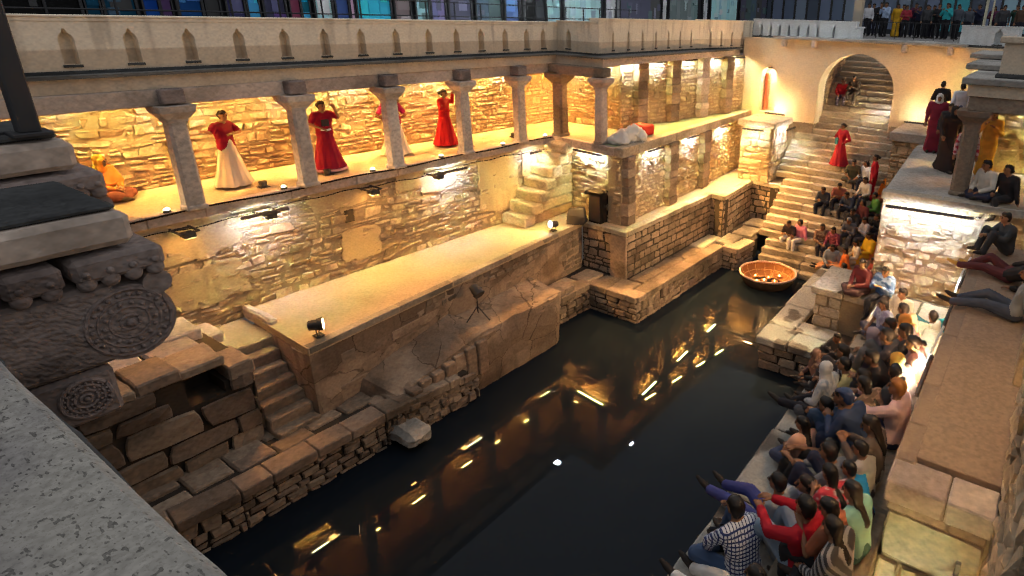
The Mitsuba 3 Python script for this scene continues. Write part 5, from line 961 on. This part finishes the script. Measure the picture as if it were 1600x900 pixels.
# the audience along the right ledge
A = [
 ('man in a blue checked shirt at the bottom, hand at his mouth', 'chin', (-1.95, 5.42, 2.21), 62, None, JEANS, dict(topm='m_check', tk='long', size=1.06)),
 ('man in a red shirt with his back turned, at the bottom', 'arms_out', (-1.30, 5.62, 2.51), 70, (0.36, 0.012, 0.025), LJEANS, dict(tk='long', size=1.06)),
 ('man in a pale tee with both arms stretched over black trousers', 'arms_out', (-1.46, 7.22, 2.21), 82, (0.56, 0.50, 0.38), BLACK, dict(size=1.04)),
 ('person in a lilac shirt and light jeans behind the man in red', 'knees_up', (-1.42, 6.42, 2.23), 95, (0.50, 0.44, 0.54), LJEANS, dict(tk='long', hair='long')),
 ('person leaning back, blue legs stretched out over the water edge', 'legs_out', (-1.95, 6.25, 2.22), 72, (0.30, 0.33, 0.36), (0.05, 0.06, 0.22), dict(tk='long')),
 ('child in a bright blue tee against the terrace', 'sit_lean', (-0.86, 6.50, 2.81), 80, (0.02, 0.22, 0.48), (0.03, 0.03, 0.05), dict(size=.8)),
 ('woman in a red and white dress in front of the mint top', 'sit_lean', (-1.02, 6.08, 2.81), 60, (0.55, 0.05, 0.07), BLACK, dict(pr=(0.6, 0.55, 0.5), hair='long', size=.9)),
 ('woman in a mint green top with black hair against the terrace', 'sit_step', (-0.80, 5.92, 2.81), 75, (0.26, 0.50, 0.40), (0.05, 0.14, 0.11), dict(hair='long', tk='long', size=.95)),
 ('person wrapped in a grey striped shawl at the bottom, right of the man in red', 'cross', (-0.86, 5.30, 2.81), 80, None, (0.02, 0.02, 0.024), dict(topm='m_stripe', tk='shawl', hair='long', size=.95)),
 ('bearded man in a pale pink kurta and navy trousers against the terrace', 'arms_out', (-0.88, 8.28, 2.81), 85, (0.70, 0.46, 0.42), (0.018, 0.02, 0.06), dict(tk='long', hairc=(0.30, 0.12, 0.03), size=1.06)),
 ('man in navy leaning towards the ledge with a blue bag', 'knees_up', (-1.50, 8.05, 2.51), 78, (0.02, 0.035, 0.075), (0.025, 0.05, 0.10), dict(tk='long', size=1.05)),
 ('long legged person in black lying towards the water', 'recline', (-1.85, 8.85, 2.22), 75, BLACK, (0.012, 0.013, 0.02), dict(tk='long', size=1.05)),
 ('woman in black with long black hair in the middle of the crowd', 'sit_step', (-1.38, 8.85, 2.51), 80, (0.014, 0.016, 0.028), BLACK, dict(tk='long', hair='long')),
 ('person in a pale yellow top with brown arms above the lying one', 'knees_up', (-1.85, 9.62, 2.22), 92, (0.66, 0.52, 0.22), (0.14, 0.075, 0.05), dict()),
 ('person in a white hood at the ledge near the dark pit', 'cross', (-2.12, 9.25, 2.22), 80, (0.50, 0.50, 0.50), (0.06, 0.07, 0.09), dict(pr=(0.35, 0.38, 0.42), hair='hood', hairc=(0.58, 0.56, 0.54), tk='long')),
 ('woman in a lilac grey shawl below the couple', 'sit_step', (-1.62, 10.35, 2.51), 75, (0.30, 0.22, 0.27), (0.10, 0.08, 0.09), dict(pr=(0.42, 0.36, 0.42), tk='shawl', hair='hood', hairc=(0.33, 0.26, 0.30))),
 ('man in grey trousers right of the lilac shawl', 'knees_up', (-1.30, 9.95, 2.81), 85, (0.05, 0.05, 0.06), (0.10, 0.10, 0.105), dict(tk='long')),
 ('woman in a glowing orange dress and scarf beside the terrace', 'sit_lean', (-1.00, 10.75, 2.81), 85, (0.80, 0.22, 0.08), (0.74, 0.26, 0.14), dict(pr=(0.8, 0.5, 0.1), tk='shawl', hair='hood', hairc=(0.80, 0.30, 0.06), bk='sari')),
 ('woman in salmon cloth with a white bag, second from the orange scarf', 'sit_step', (-0.86, 9.90, 2.81), 95, (0.78, 0.34, 0.24), (0.72, 0.66, 0.60), dict(tk='kurta', hair='bun')),
 ('man in a salmon shirt with bent head, nearest the orange scarf', 'sit_lean', (-1.18, 11.35, 2.81), 70, (0.75, 0.28, 0.16), (0.10, 0.06, 0.06), dict(tk='long')),
 ('woman in a navy dress with white trim below the lit wall', 'knees_up', (-1.45, 12.15, 2.22), 110, (0.02, 0.024, 0.05), (0.08, 0.10, 0.16), dict(pr=(0.25, 0.3, 0.45), tk='long', hair='long')),
 ('person under a teal shawl at the foot of the lit wall', 'recline', (-1.02, 13.35, 2.22), 100, (0.01, 0.26, 0.32), (0.02, 0.10, 0.14), dict(tk='shawl', hair='hood', hairc=(0.015, 0.30, 0.36))),
 ('person in white with a dark bag near the teal shawl', 'cross', (-1.75, 13.6, 2.22), 150, (0.62, 0.56, 0.46), (0.5, 0.42, 0.3), dict(tk='long')),
 ('person with an ochre scarf below the salmon cloth', 'sit_lean', (-0.82, 9.25, 2.81), 85, (0.02, 0.02, 0.03), (0.05, 0.05, 0.06), dict(hair='hood', hairc=(0.62, 0.32, 0.06), tk='long')),
 ('person in black bending forward left of the ochre scarf', 'sit_lean', (-1.18, 9.2, 2.81), 100, BLACK, (0.03, 0.03, 0.035), dict(tk='long')),
 ('man in white trousers and a dark vest above the bearded man', 'sit_side', (-1.0, 8.72, 2.81), 70, (0.06, 0.065, 0.07), (0.56, 0.54, 0.50), dict(tk='shirt')),
 ('person in dark blue with a cap behind the stretched arms', 'sit_lean', (-1.22, 7.72, 2.81), 75, (0.03, 0.05, 0.11), NAVY, dict(hair='cap', hairc=(0.03, 0.05, 0.12), tk='long')),
 ('woman in a dark shawl bent over, above the blue tee', 'sit_phone', (-0.95, 7.25, 2.81), 85, (0.10, 0.08, 0.07), (0.34, 0.30, 0.22), dict(hair='long', tk='long')),
 ('person in white at the very bottom edge between checks and red', 'legs_out', (-1.62, 4.78, 2.22), 75, (0.68, 0.66, 0.62), (0.66, 0.65, 0.62), dict(tk='long')),

 ('man in a grey shirt between the lilac shirt and the stretched arms', 'knees_up', (-1.30, 6.78, 2.51), 75, (0.16, 0.17, 0.19), NAVY, dict(tk='long')),
 ('boy in a cream shirt squeezed behind the red and white dress', 'sit_step', (-0.95, 6.85, 2.81), 80, (0.55, 0.50, 0.42), (0.08, 0.06, 0.05), dict(size=.85)),
 ('woman in a brown shawl between the blue bag and the pink kurta', 'sit_lean', (-1.12, 8.25, 2.81), 70, (0.13, 0.085, 0.06), (0.05, 0.04, 0.04), dict(pr=(0.3, 0.2, 0.14), tk='shawl', hair='long', size=.95)),
 ('man in a white shirt with crossed legs below the white hood', 'cross', (-1.78, 8.25, 2.22), 95, (0.50, 0.52, 0.54), (0.03, 0.04, 0.07), dict(tk='shirt')),
 ('girl in a peach top close to the water beside the navy clothed man', 'side_saddle', (-1.98, 7.62, 2.22), 60, (0.60, 0.34, 0.24), (0.06, 0.07, 0.12), dict(hair='long', size=.9)),
 ('man in a black shirt looking down at his phone, above the lilac shawl', 'sit_phone', (-1.10, 10.25, 2.81), 80, (0.02, 0.02, 0.024), (0.10, 0.12, 0.16), dict(tk='long')),
 ('person in a striped wrap near the floor, left of the lilac shawl', 'knees_up', (-2.0, 10.05, 2.22), 95, None, (0.06, 0.05, 0.05), dict(topm='m_stripe', tk='long', hair='long')),
 ('woman in a pale pink sari leaning against the terrace', 'sit_lean', (-0.86, 10.35, 2.81), 90, (0.66, 0.36, 0.34), (0.60, 0.32, 0.30), dict(pr=(0.75, 0.55, 0.5), tk='shawl', bk='sari', hair='hood', hairc=(0.66, 0.38, 0.34))),
 ('man in dark brown in the second row beside the orange dress', 'sit_step', (-1.42, 10.95, 2.51), 85, (0.07, 0.045, 0.035), (0.04, 0.04, 0.045), dict(tk='long')),
 ('person in bright white sitting below the teal shawl', 'sit_side', (-0.95, 12.55, 2.25), 80, (0.66, 0.62, 0.55), (0.58, 0.48, 0.36), dict(tk='kurta')),
 ('person in a lavender top beside the navy dress', 'cross', (-1.95, 12.75, 2.22), 130, (0.34, 0.32, 0.48), (0.05, 0.05, 0.08), dict(pr=(0.5, 0.5, 0.6), tk='shirt', hair='long')),
 ('man in a rust coloured shirt in the third row near the terrace corner', 'sit_phone', (-0.98, 5.52, 2.81), 75, (0.30, 0.10, 0.05), (0.03, 0.03, 0.035), dict(tk='shirt', size=.95)),
]
for lab, ps, (x, y, z), yw, top, bot, kw in A:
    if y < 11.3: x, y, z = x * F_, y * F_, 8.7 - (8.7 - z) * F_
    person(lab, ps, (x, y, z), yw, top, bot, **{**kw, 'size': kw.get('size', 1.0) * 1.05})
# on the grey landing and the terrace
Lz = 4.86
person('woman in a long black dress walking past the leaning column', 'walk', (-1.98, 18.3, Lz), 200, (0.012, 0.012, 0.015), (0.012, 0.012, 0.015), 'hood', tk='long', bk='sari', size=1.06, hairc=(0.013, 0.013, 0.016))
person('woman in a long maroon sari with a white head scarf on the landing', 'stand', (-2.75, 21.0, Lz), 185, (0.20, 0.02, 0.045), (0.20, 0.02, 0.045), 'hood', tk='shawl', bk='sari', size=1.06, hairc=(0.62, 0.60, 0.58))
person('man in black at the back of the landing, facing the arch wall', 'stand_folded', (-3.0, 23.2, 5.17), 20, BLACK, BLACK, tk='long')
person('man in a white and blue shirt at the back of the landing', 'stand', (-2.35, 22.9, 5.17), 20, (0.58, 0.62, 0.72), (0.05, 0.08, 0.2), tk='long')
person('dark clothed man between the maroon sari and the black dress', 'stand', (-2.3, 20.3, Lz), 190, (0.03, 0.03, 0.035), (0.02, 0.02, 0.025), tk='long', size=.95)
person('woman in a yellow sari standing right of the leaning column', 'stand_phone', (-1.02, 18.4, Lz), 175, (0.50, 0.27, 0.05), (0.55, 0.28, 0.04), 'long', tk='kurta', bk='sari', size=1.04)
person('woman in a red and white floral dress behind the leaning column', 'stand', (-1.38, 16.7, Lz), 190, None, (0.55, 0.4, 0.4), 'hood', tk='kurta', bk='sari', topm='m_floral', hairc=(0.62, 0.2, 0.1), size=.92)
person('man in a white shirt sitting on the landing right of the column', 'cross', (-0.74, 15.95, Lz), 140, (0.66, 0.62, 0.54), (0.025, 0.03, 0.06), tk='long', size=1.05)
person('man in black sitting at the right edge of the landing', 'sit_side', (-0.30, 15.85, Lz), 150, (0.02, 0.02, 0.024), (0.03, 0.03, 0.035), tk='long')
person('person in dark grey squatting on the far end of the terrace', 'knees_up', (-0.05, 13.6, 4.36), 120, (0.05, 0.055, 0.06), (0.035, 0.04, 0.05), tk='long', skin='l')
person('man in black with a maroon trouser leg lying on the terrace', 'recline', (0.12, 12.0, 4.36), 75, (0.016, 0.016, 0.018), (0.10, 0.03, 0.035), tk='long', shoes=(0.5, 0.28, 0.05))
person('man in a grey shirt and jeans sitting on the terrace with his legs out', 'legs_out', (0.30, 10.35, 4.36), 85, (0.24, 0.25, 0.25), (0.06, 0.075, 0.11), tk='long', size=1.04)
# the crowd on the bridge above the arch
TOPS = [('black', (0.02, 0.02, 0.024)), ('charcoal', (0.05, 0.05, 0.055)), ('navy', (0.02, 0.025, 0.06)), ('brown', (0.08, 0.045, 0.03)), ('dark green', (0.02, 0.05, 0.035)), ('plum', (0.08, 0.02, 0.05)), ('slate', (0.08, 0.09, 0.11))]
CR = [(-6.42, 'white', (0.55, 0.55, 0.58)), (-6.05, 'black', None), (-5.78, 'pale blue', (0.35, 0.45, 0.62)), (-5.42, 'yellow', (0.62, 0.34, 0.02)), (-5.02, 'dark red', (0.30, 0.03, 0.045)), (-4.62, 'navy', None), (-4.30, 'charcoal', None), (-3.95, 'black', None), (-3.62, 'teal', (0.03, 0.35, 0.38)), (-3.3, 'slate', None)]
dct = dict(TOPS)
for i, (x, nm, c) in enumerate(CR):
    w = 'yellow' == nm
    person(f'spectator in a {nm} {"dress" if w else "top"} in the front row beyond the arch' + ('' if nm != 'black' else (', before the yellow one' if x < -5 else ', before the teal one')), ('stand', 'stand_folded', 'stand_phone')[i % 3], (x * 1.42, 36.2 + .5 * (i % 2), 7.99), 180 + 25 * math.sin(i * 2.3), c or dct[nm], BLACK if not w else c, 'long' if w else 'short', tk='long', bk='sari' if w else 'trousers', edge=.06, size=.98 + .05 * math.sin(i))
for i in range(14):
    x = -6.3 + i * .37 + .1 * math.sin(i * 3.1); nm, c = TOPS[(i * 3) % 7]
    person('spectator in a %s top in the back rows beyond the arch, %s from left' % (nm, 'first second third fourth fifth sixth seventh eighth ninth tenth eleventh twelfth thirteenth fourteenth'.split()[i]), ('stand', 'stand_phone', 'stand_folded')[i % 3], (x * 1.46, 37.6 + .6 * (i % 3), 7.99), 180 + 40 * math.sin(i * 1.7), c, (0.02, 0.02, 0.03), ('short', 'long')[i % 2], tk='long', edge=.06, size=1.0 + .05 * math.sin(i * 2), group='back rows of the crowd above the arch')
for i, (x, y) in enumerate(((-1.9, 27.6), (-1.3, 27.4), (-0.7, 27.8), (-0.2, 27.5))):
    nm, c = TOPS[(i * 2 + 1) % 7]
    person('%s clothed spectator behind the grey niche parapet, %s from the left' % (nm, 'first second third fourth'.split()[i]), 'stand', (x * 1.35, y + 9, 7.99), 180, c, (0.02, 0.02, 0.03), tk='long', edge=.06, group='spectators behind the niche parapet')
# ================================================================== loose things
# the round coracle
cx, cy = -6.95, 18.74
k = thing('coracle', 'round wicker boat with a glowing orange inside, moored at the foot of the stairs', 'coracle')
hull = [(0.02, -0.12), (0.55, -0.10), (0.80, 0.0), (0.93, 0.20), (0.985, 0.40), (0.955, 0.41), (0.90, 0.22), (0.76, 0.045), (0.5, -0.04), (0.02, -0.05)]
put('hull', at(lathe(hull[:5], 56), cx, cy, 0.03), colour((0.055, 0.035, 0.025)), k, smooth=40)
put('lining', at(lathe(hull[4:], 56), cx, cy, 0.03), colour((0.30, 0.13, 0.045)), k, smooth=40)
a = np.linspace(0, 2 * np.pi, 65)
put('rim', tube(np.stack([cx + 0.97 * np.cos(a), cy + 0.97 * np.sin(a), 0.415 + 0.006 * np.sin(9 * a)], 1), 0.04, 8), colour((0.55, 0.38, 0.30)), k, smooth=True)
for i in range(16):
    q = i / 16 * 2 * np.pi + .1; d = np.array([math.cos(q), math.sin(q)])
    put('rib', tube([(cx + d[0] * r, cy + d[1] * r, z + .02) for r, z in ((0.12, -0.045), (0.5, -0.035), (0.77, 0.055), (0.9, 0.235), (0.955, 0.40))], 0.014, 5), colour((0.62, 0.36, 0.16)), k, smooth=True)
for r, z in ((0.35, -0.03), (0.6, 0.0), (0.84, 0.15)):
    put('hoop', tube(np.stack([cx + r * np.cos(a), cy + r * np.sin(a), a * 0 + z + .02], 1), 0.012, 5), colour((0.62, 0.36, 0.16)), k, smooth=True)
for i in range(13):
    q = i * 2.4; r = 0.18 + 0.045 * i; x, y = cx + r * math.cos(q), cy + r * math.sin(q); z = max(-0.02, (r - .5) * .28)
    kk = thing('oil_lamp', 'clay oil lamp burning in the round boat, %s from its middle' % 'first second third fourth fifth sixth seventh eighth ninth tenth eleventh twelfth thirteenth'.split()[i], 'oil lamp', 'oil lamps inside the round boat')
    put('bowl', at(lathe([(0.005, 0.0), (0.07, 0.0), (0.12, 0.05), (0.105, 0.05), (0.065, 0.015), (0.005, 0.012)], 16), x, y, z), colour((0.35, 0.12, 0.05)), kk, smooth=35)
    put('flame', at(lathe([(0.001, 0.02), (0.014, 0.04), (0.012, 0.06), (0.001, 0.10)], 8), x, y, z), 'm_steel', kk, emit=np.array((1.0, 0.5, 0.14)) * 24)
# loudspeakers
k = thing('loudspeaker', 'tall black loudspeaker box on the platform edge', 'loudspeaker'); x, y = -11.42, 15.0
put('cabinet', box(x - .25, x + .25, y - .28, y + .22, 2.39, 3.36, .02), 'm_rubber', k); put('grille', box(x - .22, x + .22, y - .295, y - .281, 2.46, 3.30, .006), 'm_metal', k)
put('hood', cat(box(x - .36, x + .26, y - .32, y + .24, 3.361, 3.41, .012), box(x - .40, x - .30, y - .30, y + .2, 3.29, 3.36, .01)), 'm_rubber', k); put('handle', box(x + .251, x + .27, y - .1, y + .06, 2.9, 2.98, .005), 'm_metal', k)
k = thing('monitor_speaker', 'black wedge monitor under a rain cover beside the tall loudspeaker', 'loudspeaker')
h = trimesh.convex.convex_hull(np.array([(-.28, -.24, 0), (.28, -.24, 0), (.28, .24, 0), (-.28, .24, 0), (-.26, -.05, .46), (.2, -.05, .50), (.2, .16, .5), (-.26, .18, .42), (-.3, -.2, .2), (.3, -.22, .26)]))
t = tm(man(merged(h)).refine_to_length(.06)); t.vertices += t.vertex_normals * (.05 * (meshkit.fbm(t.vertices * 6, 3) - .5))[:, None]; put('cover', at(t, -11.88, 14.42, 2.40, .4), colour((0.022, 0.022, 0.026), .5), k, smooth=50)
put('cabinet', at(box(-.22, .22, -.2, .2, 0, .3, .01), -11.88, 14.42, 2.392, .4), 'm_metal', k)
# bundle of white cloth and plastic on the gallery corner
k = thing('cloth_bundle', 'heap of white cloth and clear plastic on the mossy terrace beside the slim column', 'bundle')
b = Manifold.batch_boolean([bone((V(-11.1, 15.7, 5.0), .2), (V(-10.95, 16.6, 5.0), .2), (V(-11.0, 16.2, 5.2), .22)), bone((V(-11.3, 15.45, 4.98), .16), (V(-10.8, 15.5, 4.98), .14), (V(-11.0, 15.6, 5.22), .13)), bone((V(-10.8, 16.4, 5.02), .2), (V(-11.2, 16.9, 5.0), .18))], m3.OpType.Add).refine_to_length(.04)
t = tm(b); t.vertices += (np.stack([meshkit.fbm(t.vertices * 8 + 9 * q, 3) for q in range(3)], 1) - .5) * .16; t.vertices[:, 2] = np.maximum(t.vertices[:, 2], 4.858); put('cloth', t, colour((0.62, 0.60, 0.56), .45), k, smooth=60)
k = thing('red_cloth', 'folded red cloth behind the white bundle on the terrace', 'cloth')
t = worn(-11.75, -11.15, 17.1, 17.75, 4.86, 5.22, .05, .04, .1, 5); put('cloth', t, colour((0.5, 0.03, 0.02)), k)
# things with the audience
_at = at
def at(m, x=0, y=0, z=0, rz=0): return _at(m, x * F_, y * F_, 8.7 - (8.7 - z) * F_, rz)
k = thing('laptop_bag', 'flat black bag standing on the ledge before the man in checks', 'bag'); put('body', at(box(-.2, .2, -.035, .035, 0, .34, .02), -2.32, 5.66, 2.22, .5), colour((0.012, 0.014, 0.02)), k); put('handle', at(tube([(-.08, 0, .34), (-.07, 0, .39), (.07, 0, .39), (.08, 0, .34)], .01, 6), -2.32, 5.66, 2.22, .5), 'm_rubber', k)
k = thing('paper_cup', 'small white paper cup on the ledge by the man in checks', 'cup'); put('cup', at(lathe([(0.002, 0), (.028, 0), (.038, .09), (.034, .09), (.025, .01), (0.002, .01)], 16), -2.28, 6.05, 2.23), colour((0.7, 0.7, 0.68)), k, smooth=30)
k = thing('shoulder_bag', 'dark blue shoulder bag on the ledge left of the navy clothed man', 'bag')
t = tm(bone((V(0, 0, .12), (.17, .09, .11)), (V(.02, 0, .22), (.12, .06, .08))).refine_to_length(.05)); put('body', at(t, -2.08, 7.95, 2.22, .3), colour((0.03, 0.05, 0.12)), k, smooth=60); put('strap', at(tube([(-.15, 0, .2), (-.12, .12, .3), (.05, .18, .1), (.15, .05, .2)], .012, 6), -2.08, 7.95, 2.22, .3), colour((0.45, 0.5, 0.55)), k)
k = thing('backpack', 'black backpack between the stretched arms and the water', 'bag'); t = tm(bone((V(0, 0, .12), (.15, .11, .1)), (V(0, 0, .3), (.12, .09, .09))).refine_to_length(.05)); put('body', at(t, -2.12, 7.35, 2.22, .8), colour((0.014, 0.015, 0.018)), k, smooth=60); put('pocket', at(tm(bone((V(0, -.1, .1), (.1, .04, .07)), (V(0, -.09, .18), (.09, .035, .05)))), -2.12, 7.35, 2.22, .8), colour((0.03, 0.032, 0.036)), k, smooth=60)
k = thing('iron_rod', 'black iron rod standing before the bright near face of the terrace', 'rod'); put('rod', box(0.18, 0.225, 5.12, 5.165, 2.6, 4.05, .004), 'm_metal', k); put('wire', tube([(0.23, 5.14, 3.55), (.34, 5.2, 3.57), (.42, 5.3, 3.5)], .006, 5), 'm_metal', k); put('wire', tube([(0.23, 5.14, 3.3), (.3, 5.18, 3.34), (.36, 5.2, 3.1), (.4, 5.3, 2.9)], .006, 5), 'm_metal', k)
k = thing('white_cable', 'white cable hanging along the terrace edge above the orange scarf', 'cable'); put('run', tube([(-.6, 13.0, 4.34), (-.68, 12.6, 4.1), (-.72, 12.2, 3.7), (-.7, 12.0, 3.2)], .02, 6), colour((0.7, 0.7, 0.7)), k)
k = thing('white_cable', 'white cable hanging along the terrace side near the bearded man', 'cable'); put('run', tube([(-.6, 9.5, 4.33), (-.68, 9.2, 4.0), (-.74, 8.9, 3.6), (-.72, 8.7, 3.2)], .02, 6), colour((0.7, 0.7, 0.7)), k)
k = thing('sandals', 'pair of dark sandals left on the ledge by the water', 'sandals')
for d in (0, .12):
    put('sandal', at(tm(bone((V(d, 0, .02), (.04, .06, .018)), (V(d, .16, .02), (.045, .06, .018)))), -2.45, 5.95, 2.215, .9), colour((0.05, 0.03, 0.02)), k)

at = _at
# ------------------------------------------------------------------ street behind the parapets: shop fronts and display boards
FX = -19.5
PAN = [(0, 130, (0.012, 0.014, 0.02), 0), (132, 158, (0.01, 0.05, 0.11), 0), (160, 216, (0.012, 0.07, 0.11), .02), (222, 250, (0.01, 0.04, 0.22), .10), (250, 270, (0.10, 0.04, 0.12), 0), (276, 318, (0.01, 0.09, 0.24), .05), (320, 345, (0.05, 0.06, 0.08), 0), (352, 384, (0.05, 0.045, 0.14), .03), (385, 406, (0.02, 0.32, 0.62), .12), (410, 448, (0.05, 0.035, 0.12), 0), (452, 470, (0.28, 0.06, 0.09), 0), (470, 484, (0.02, 0.28, 0.5), .1), (490, 521, (0.40, 0.66, 0.72), .20), (523, 546, (0.06, 0.08, 0.28), .10), (547, 554, (0.6, 0.36, 0.46), .1), (556, 612, (0.02, 0.42, 0.60), .22), (615, 642, (0.22, 0.18, 0.2), .02), (648, 671, (0.42, 0.70, 0.78), .22), (672, 697, (0.17, 0.16, 0.30), .12), (700, 737, (0.14, 0.15, 0.22), .03), (742, 784, (0.10, 0.12, 0.16), .03), (788, 811, (0.12, 0.24, 0.5), .1), (812, 838, (0.015, 0.015, 0.02), 0), (852, 876, (0.34, 0.56, 0.62), .18), (880, 940, (0.40, 0.60, 0.62), .20), (945, 963, (0.55, 0.55, 0.56), .08), (968, 1032, (0.10, 0.11, 0.14), .05), (1034, 1042, (0.6, 0.6, 0.6), .08), (1045, 1091, (0.24, 0.30, 0.30), .09), (1098, 1106, (0.55, 0.58, 0.6), .1), (1110, 1152, (0.34, 0.62, 0.70), .20), (1156, 1198, (0.10, 0.12, 0.15), .03)]
def rayhit(px, py, axis, val):
    c = np.array([(px - PX) / FOC, (py - PY) / FOC]); rt = np.cross(fwd, up); d = fwd + c[0] * rt - c[1] * up; return EYE + d * (val - EYE[axis]) / d[axis]
# street coordinates of the shop fronts, metres along the street from the near corner
YS = [(round(float(rayhit(a, 12, 0, FX)[1]), 2), round(float(rayhit(b, 12, 0, FX)[1]), 2)) for a, b, _, _ in PAN]
CN = {0: 'black', 1: 'teal', 2: 'blue'}
seen = {}
for i, ((y0, y1), (_, _, c, e)) in enumerate(zip(YS, PAN)):
    tone = 'pale cyan' if min(c) > .3 and c[2] > c[0] + .15 else 'white' if min(c) > .5 else 'dark' if max(c) < .16 else 'violet' if c[0] > .06 and c[2] > c[1] * 1.8 else 'red' if c[0] > c[2] else 'blue' if c[2] > c[1] * 1.5 else 'grey teal'
    nth = seen[tone] = seen.get(tone, 0) + 1
    k = thing('display_board', '%s display board across the street, %s of its colour from the left' % (tone, 'first second third fourth fifth sixth seventh eighth ninth tenth eleventh twelfth'.split()[nth - 1]), 'display board')
    w = y1 - y0; f = min(.06, w * .1)
    put('frame', cat(box(FX - .08, FX + .04, y0, y0 + f, 7.46, 10.4), box(FX - .08, FX + .04, y1 - f, y1, 7.46, 10.4), box(FX - .08, FX + .04, y0 + f, y1 - f, 10.3, 10.4), box(FX - .08, FX + .04, y0 + f, y1 - f, 7.46, 7.56)), 'm_metal', k)
    n = max(1, int(round(w / .42))) if e >= .08 else max(1, int(round(w / .9)))
    for j in range(n):
        a0, a1 = y0 + f + (w - 2 * f) * j / n + .012, y0 + f + (w - 2 * f) * (j + 1) / n - .012
        cc = np.array(c) * (1.45 if e >= .1 else 1.0) * (0.75 + .5 * rng.random()); put('panel', box(FX - .05, FX, a0, a1, 7.57, 10.29), colour(np.clip(np.round(cc * 20) / 20 + .002, 0, .9)), k)
    r2 = np.random.default_rng(i)
    for j in range(int(3 + w * 2)):      # pictures and notices pinned on the board
        h0 = r2.uniform(8.0, 9.6); y = y0 + f + r2.uniform(.02, max(.03, w - 2 * f - .3)); ww = min(r2.uniform(.12, .5), y1 - f - y); q = np.clip(np.array(c) * r2.uniform(.3, 2.2) + r2.uniform(0, .05), 0.005, .85)
        put('notice', box(FX + .004 + .002 * j, FX + .010 + .002 * j, y, y + ww, h0, h0 + r2.uniform(.12, .6)), colour(np.round(q * 16) / 16 + .004), k)
k = thing('shop_building', 'dark shop building behind the row of display boards', 'building'); put('wall', box(-26, FX - .12, -10, 44, 7.4, 16), colour((0.03, 0.032, 0.036)), k)
# frontage behind the crowd
FY = 47.0
k = thing('shop_building', 'dark glazed shop frontage behind the crowd above the arch', 'building'); put('wall', box(-40, 30, FY, FY + 6, 7.9, 17), colour((0.035, 0.038, 0.042)), k)
for i in range(34):
    x = -25.5 + i * .92; c = [(0.12, 0.16, 0.24), (0.16, 0.20, 0.30), (0.07, 0.09, 0.13), (0.20, 0.25, 0.33)][(i * 7) % 4]
    if i in (20, 21, 24, 25): c = (0.05, 0.34, 0.40) if i < 22 else (0.32, 0.50, 0.58)
    if i in (30, 31): c = (0.05, 0.22, 0.55)
    put('window', box(x, x + .78, FY - .04, FY - .005, 8.3, 11.2), colour(c, .4), k); put('mullion', box(x + .78, x + .92, FY - .12, FY - .002, 7.95, 11.3), 'm_metal', k)
k = thing('street_column', 'tall beige column on the street left of the crowd', 'column'); put('shaft', box(-8.9, -8.5, 32.4, 32.8, 7.98, 13), colour((0.38, 0.33, 0.26)), k); put('base', box(-9.0, -8.4, 32.3, 32.9, 7.98, 8.3, .02), colour((0.34, 0.3, 0.24)), k)
k = thing('street_pole', 'thin pale pole rising behind the niche parapet at the top right', 'pole'); put('pole', tube([(-2.5, 27.0, 7.98), (-2.5, 27.0, 12)], .05, 8), colour((0.5, 0.48, 0.36)), k); put('pole', tube([(-2.28, 27.0, 7.98), (-2.28, 27.0, 12)], .035, 8), colour((0.5, 0.48, 0.36)), k)

# thin railing behind the gallery parapet
k = thing('street_railing', 'thin dark railing along the street behind the long parapet', 'railing')
for i in range(22): put('post', tube([(-15.2, 1.0 + i * 1.0, 7.45), (-15.2, 1.0 + i * 1.0, 8.9)], .022, 6), 'm_metal', k)
for z in (8.5, 8.88): put('rail', tube([(-15.2, 0.5, z), (-15.2, 22.5, z)], .018, 6), 'm_metal', k)
k = thing('street_railing', 'thin dark railing in front of the crowd beyond the arch', 'railing')
for i in range(9): put('post', tube([(-10.5 + i * .9, 33.0, 7.98), (-10.5 + i * .9, 33.0, 8.75)], .02, 6), 'm_metal', k)
put('rail', tube([(-10.6, 33.0, 8.74), (-3.2, 33.0, 8.74)], .018, 6), 'm_metal', k)
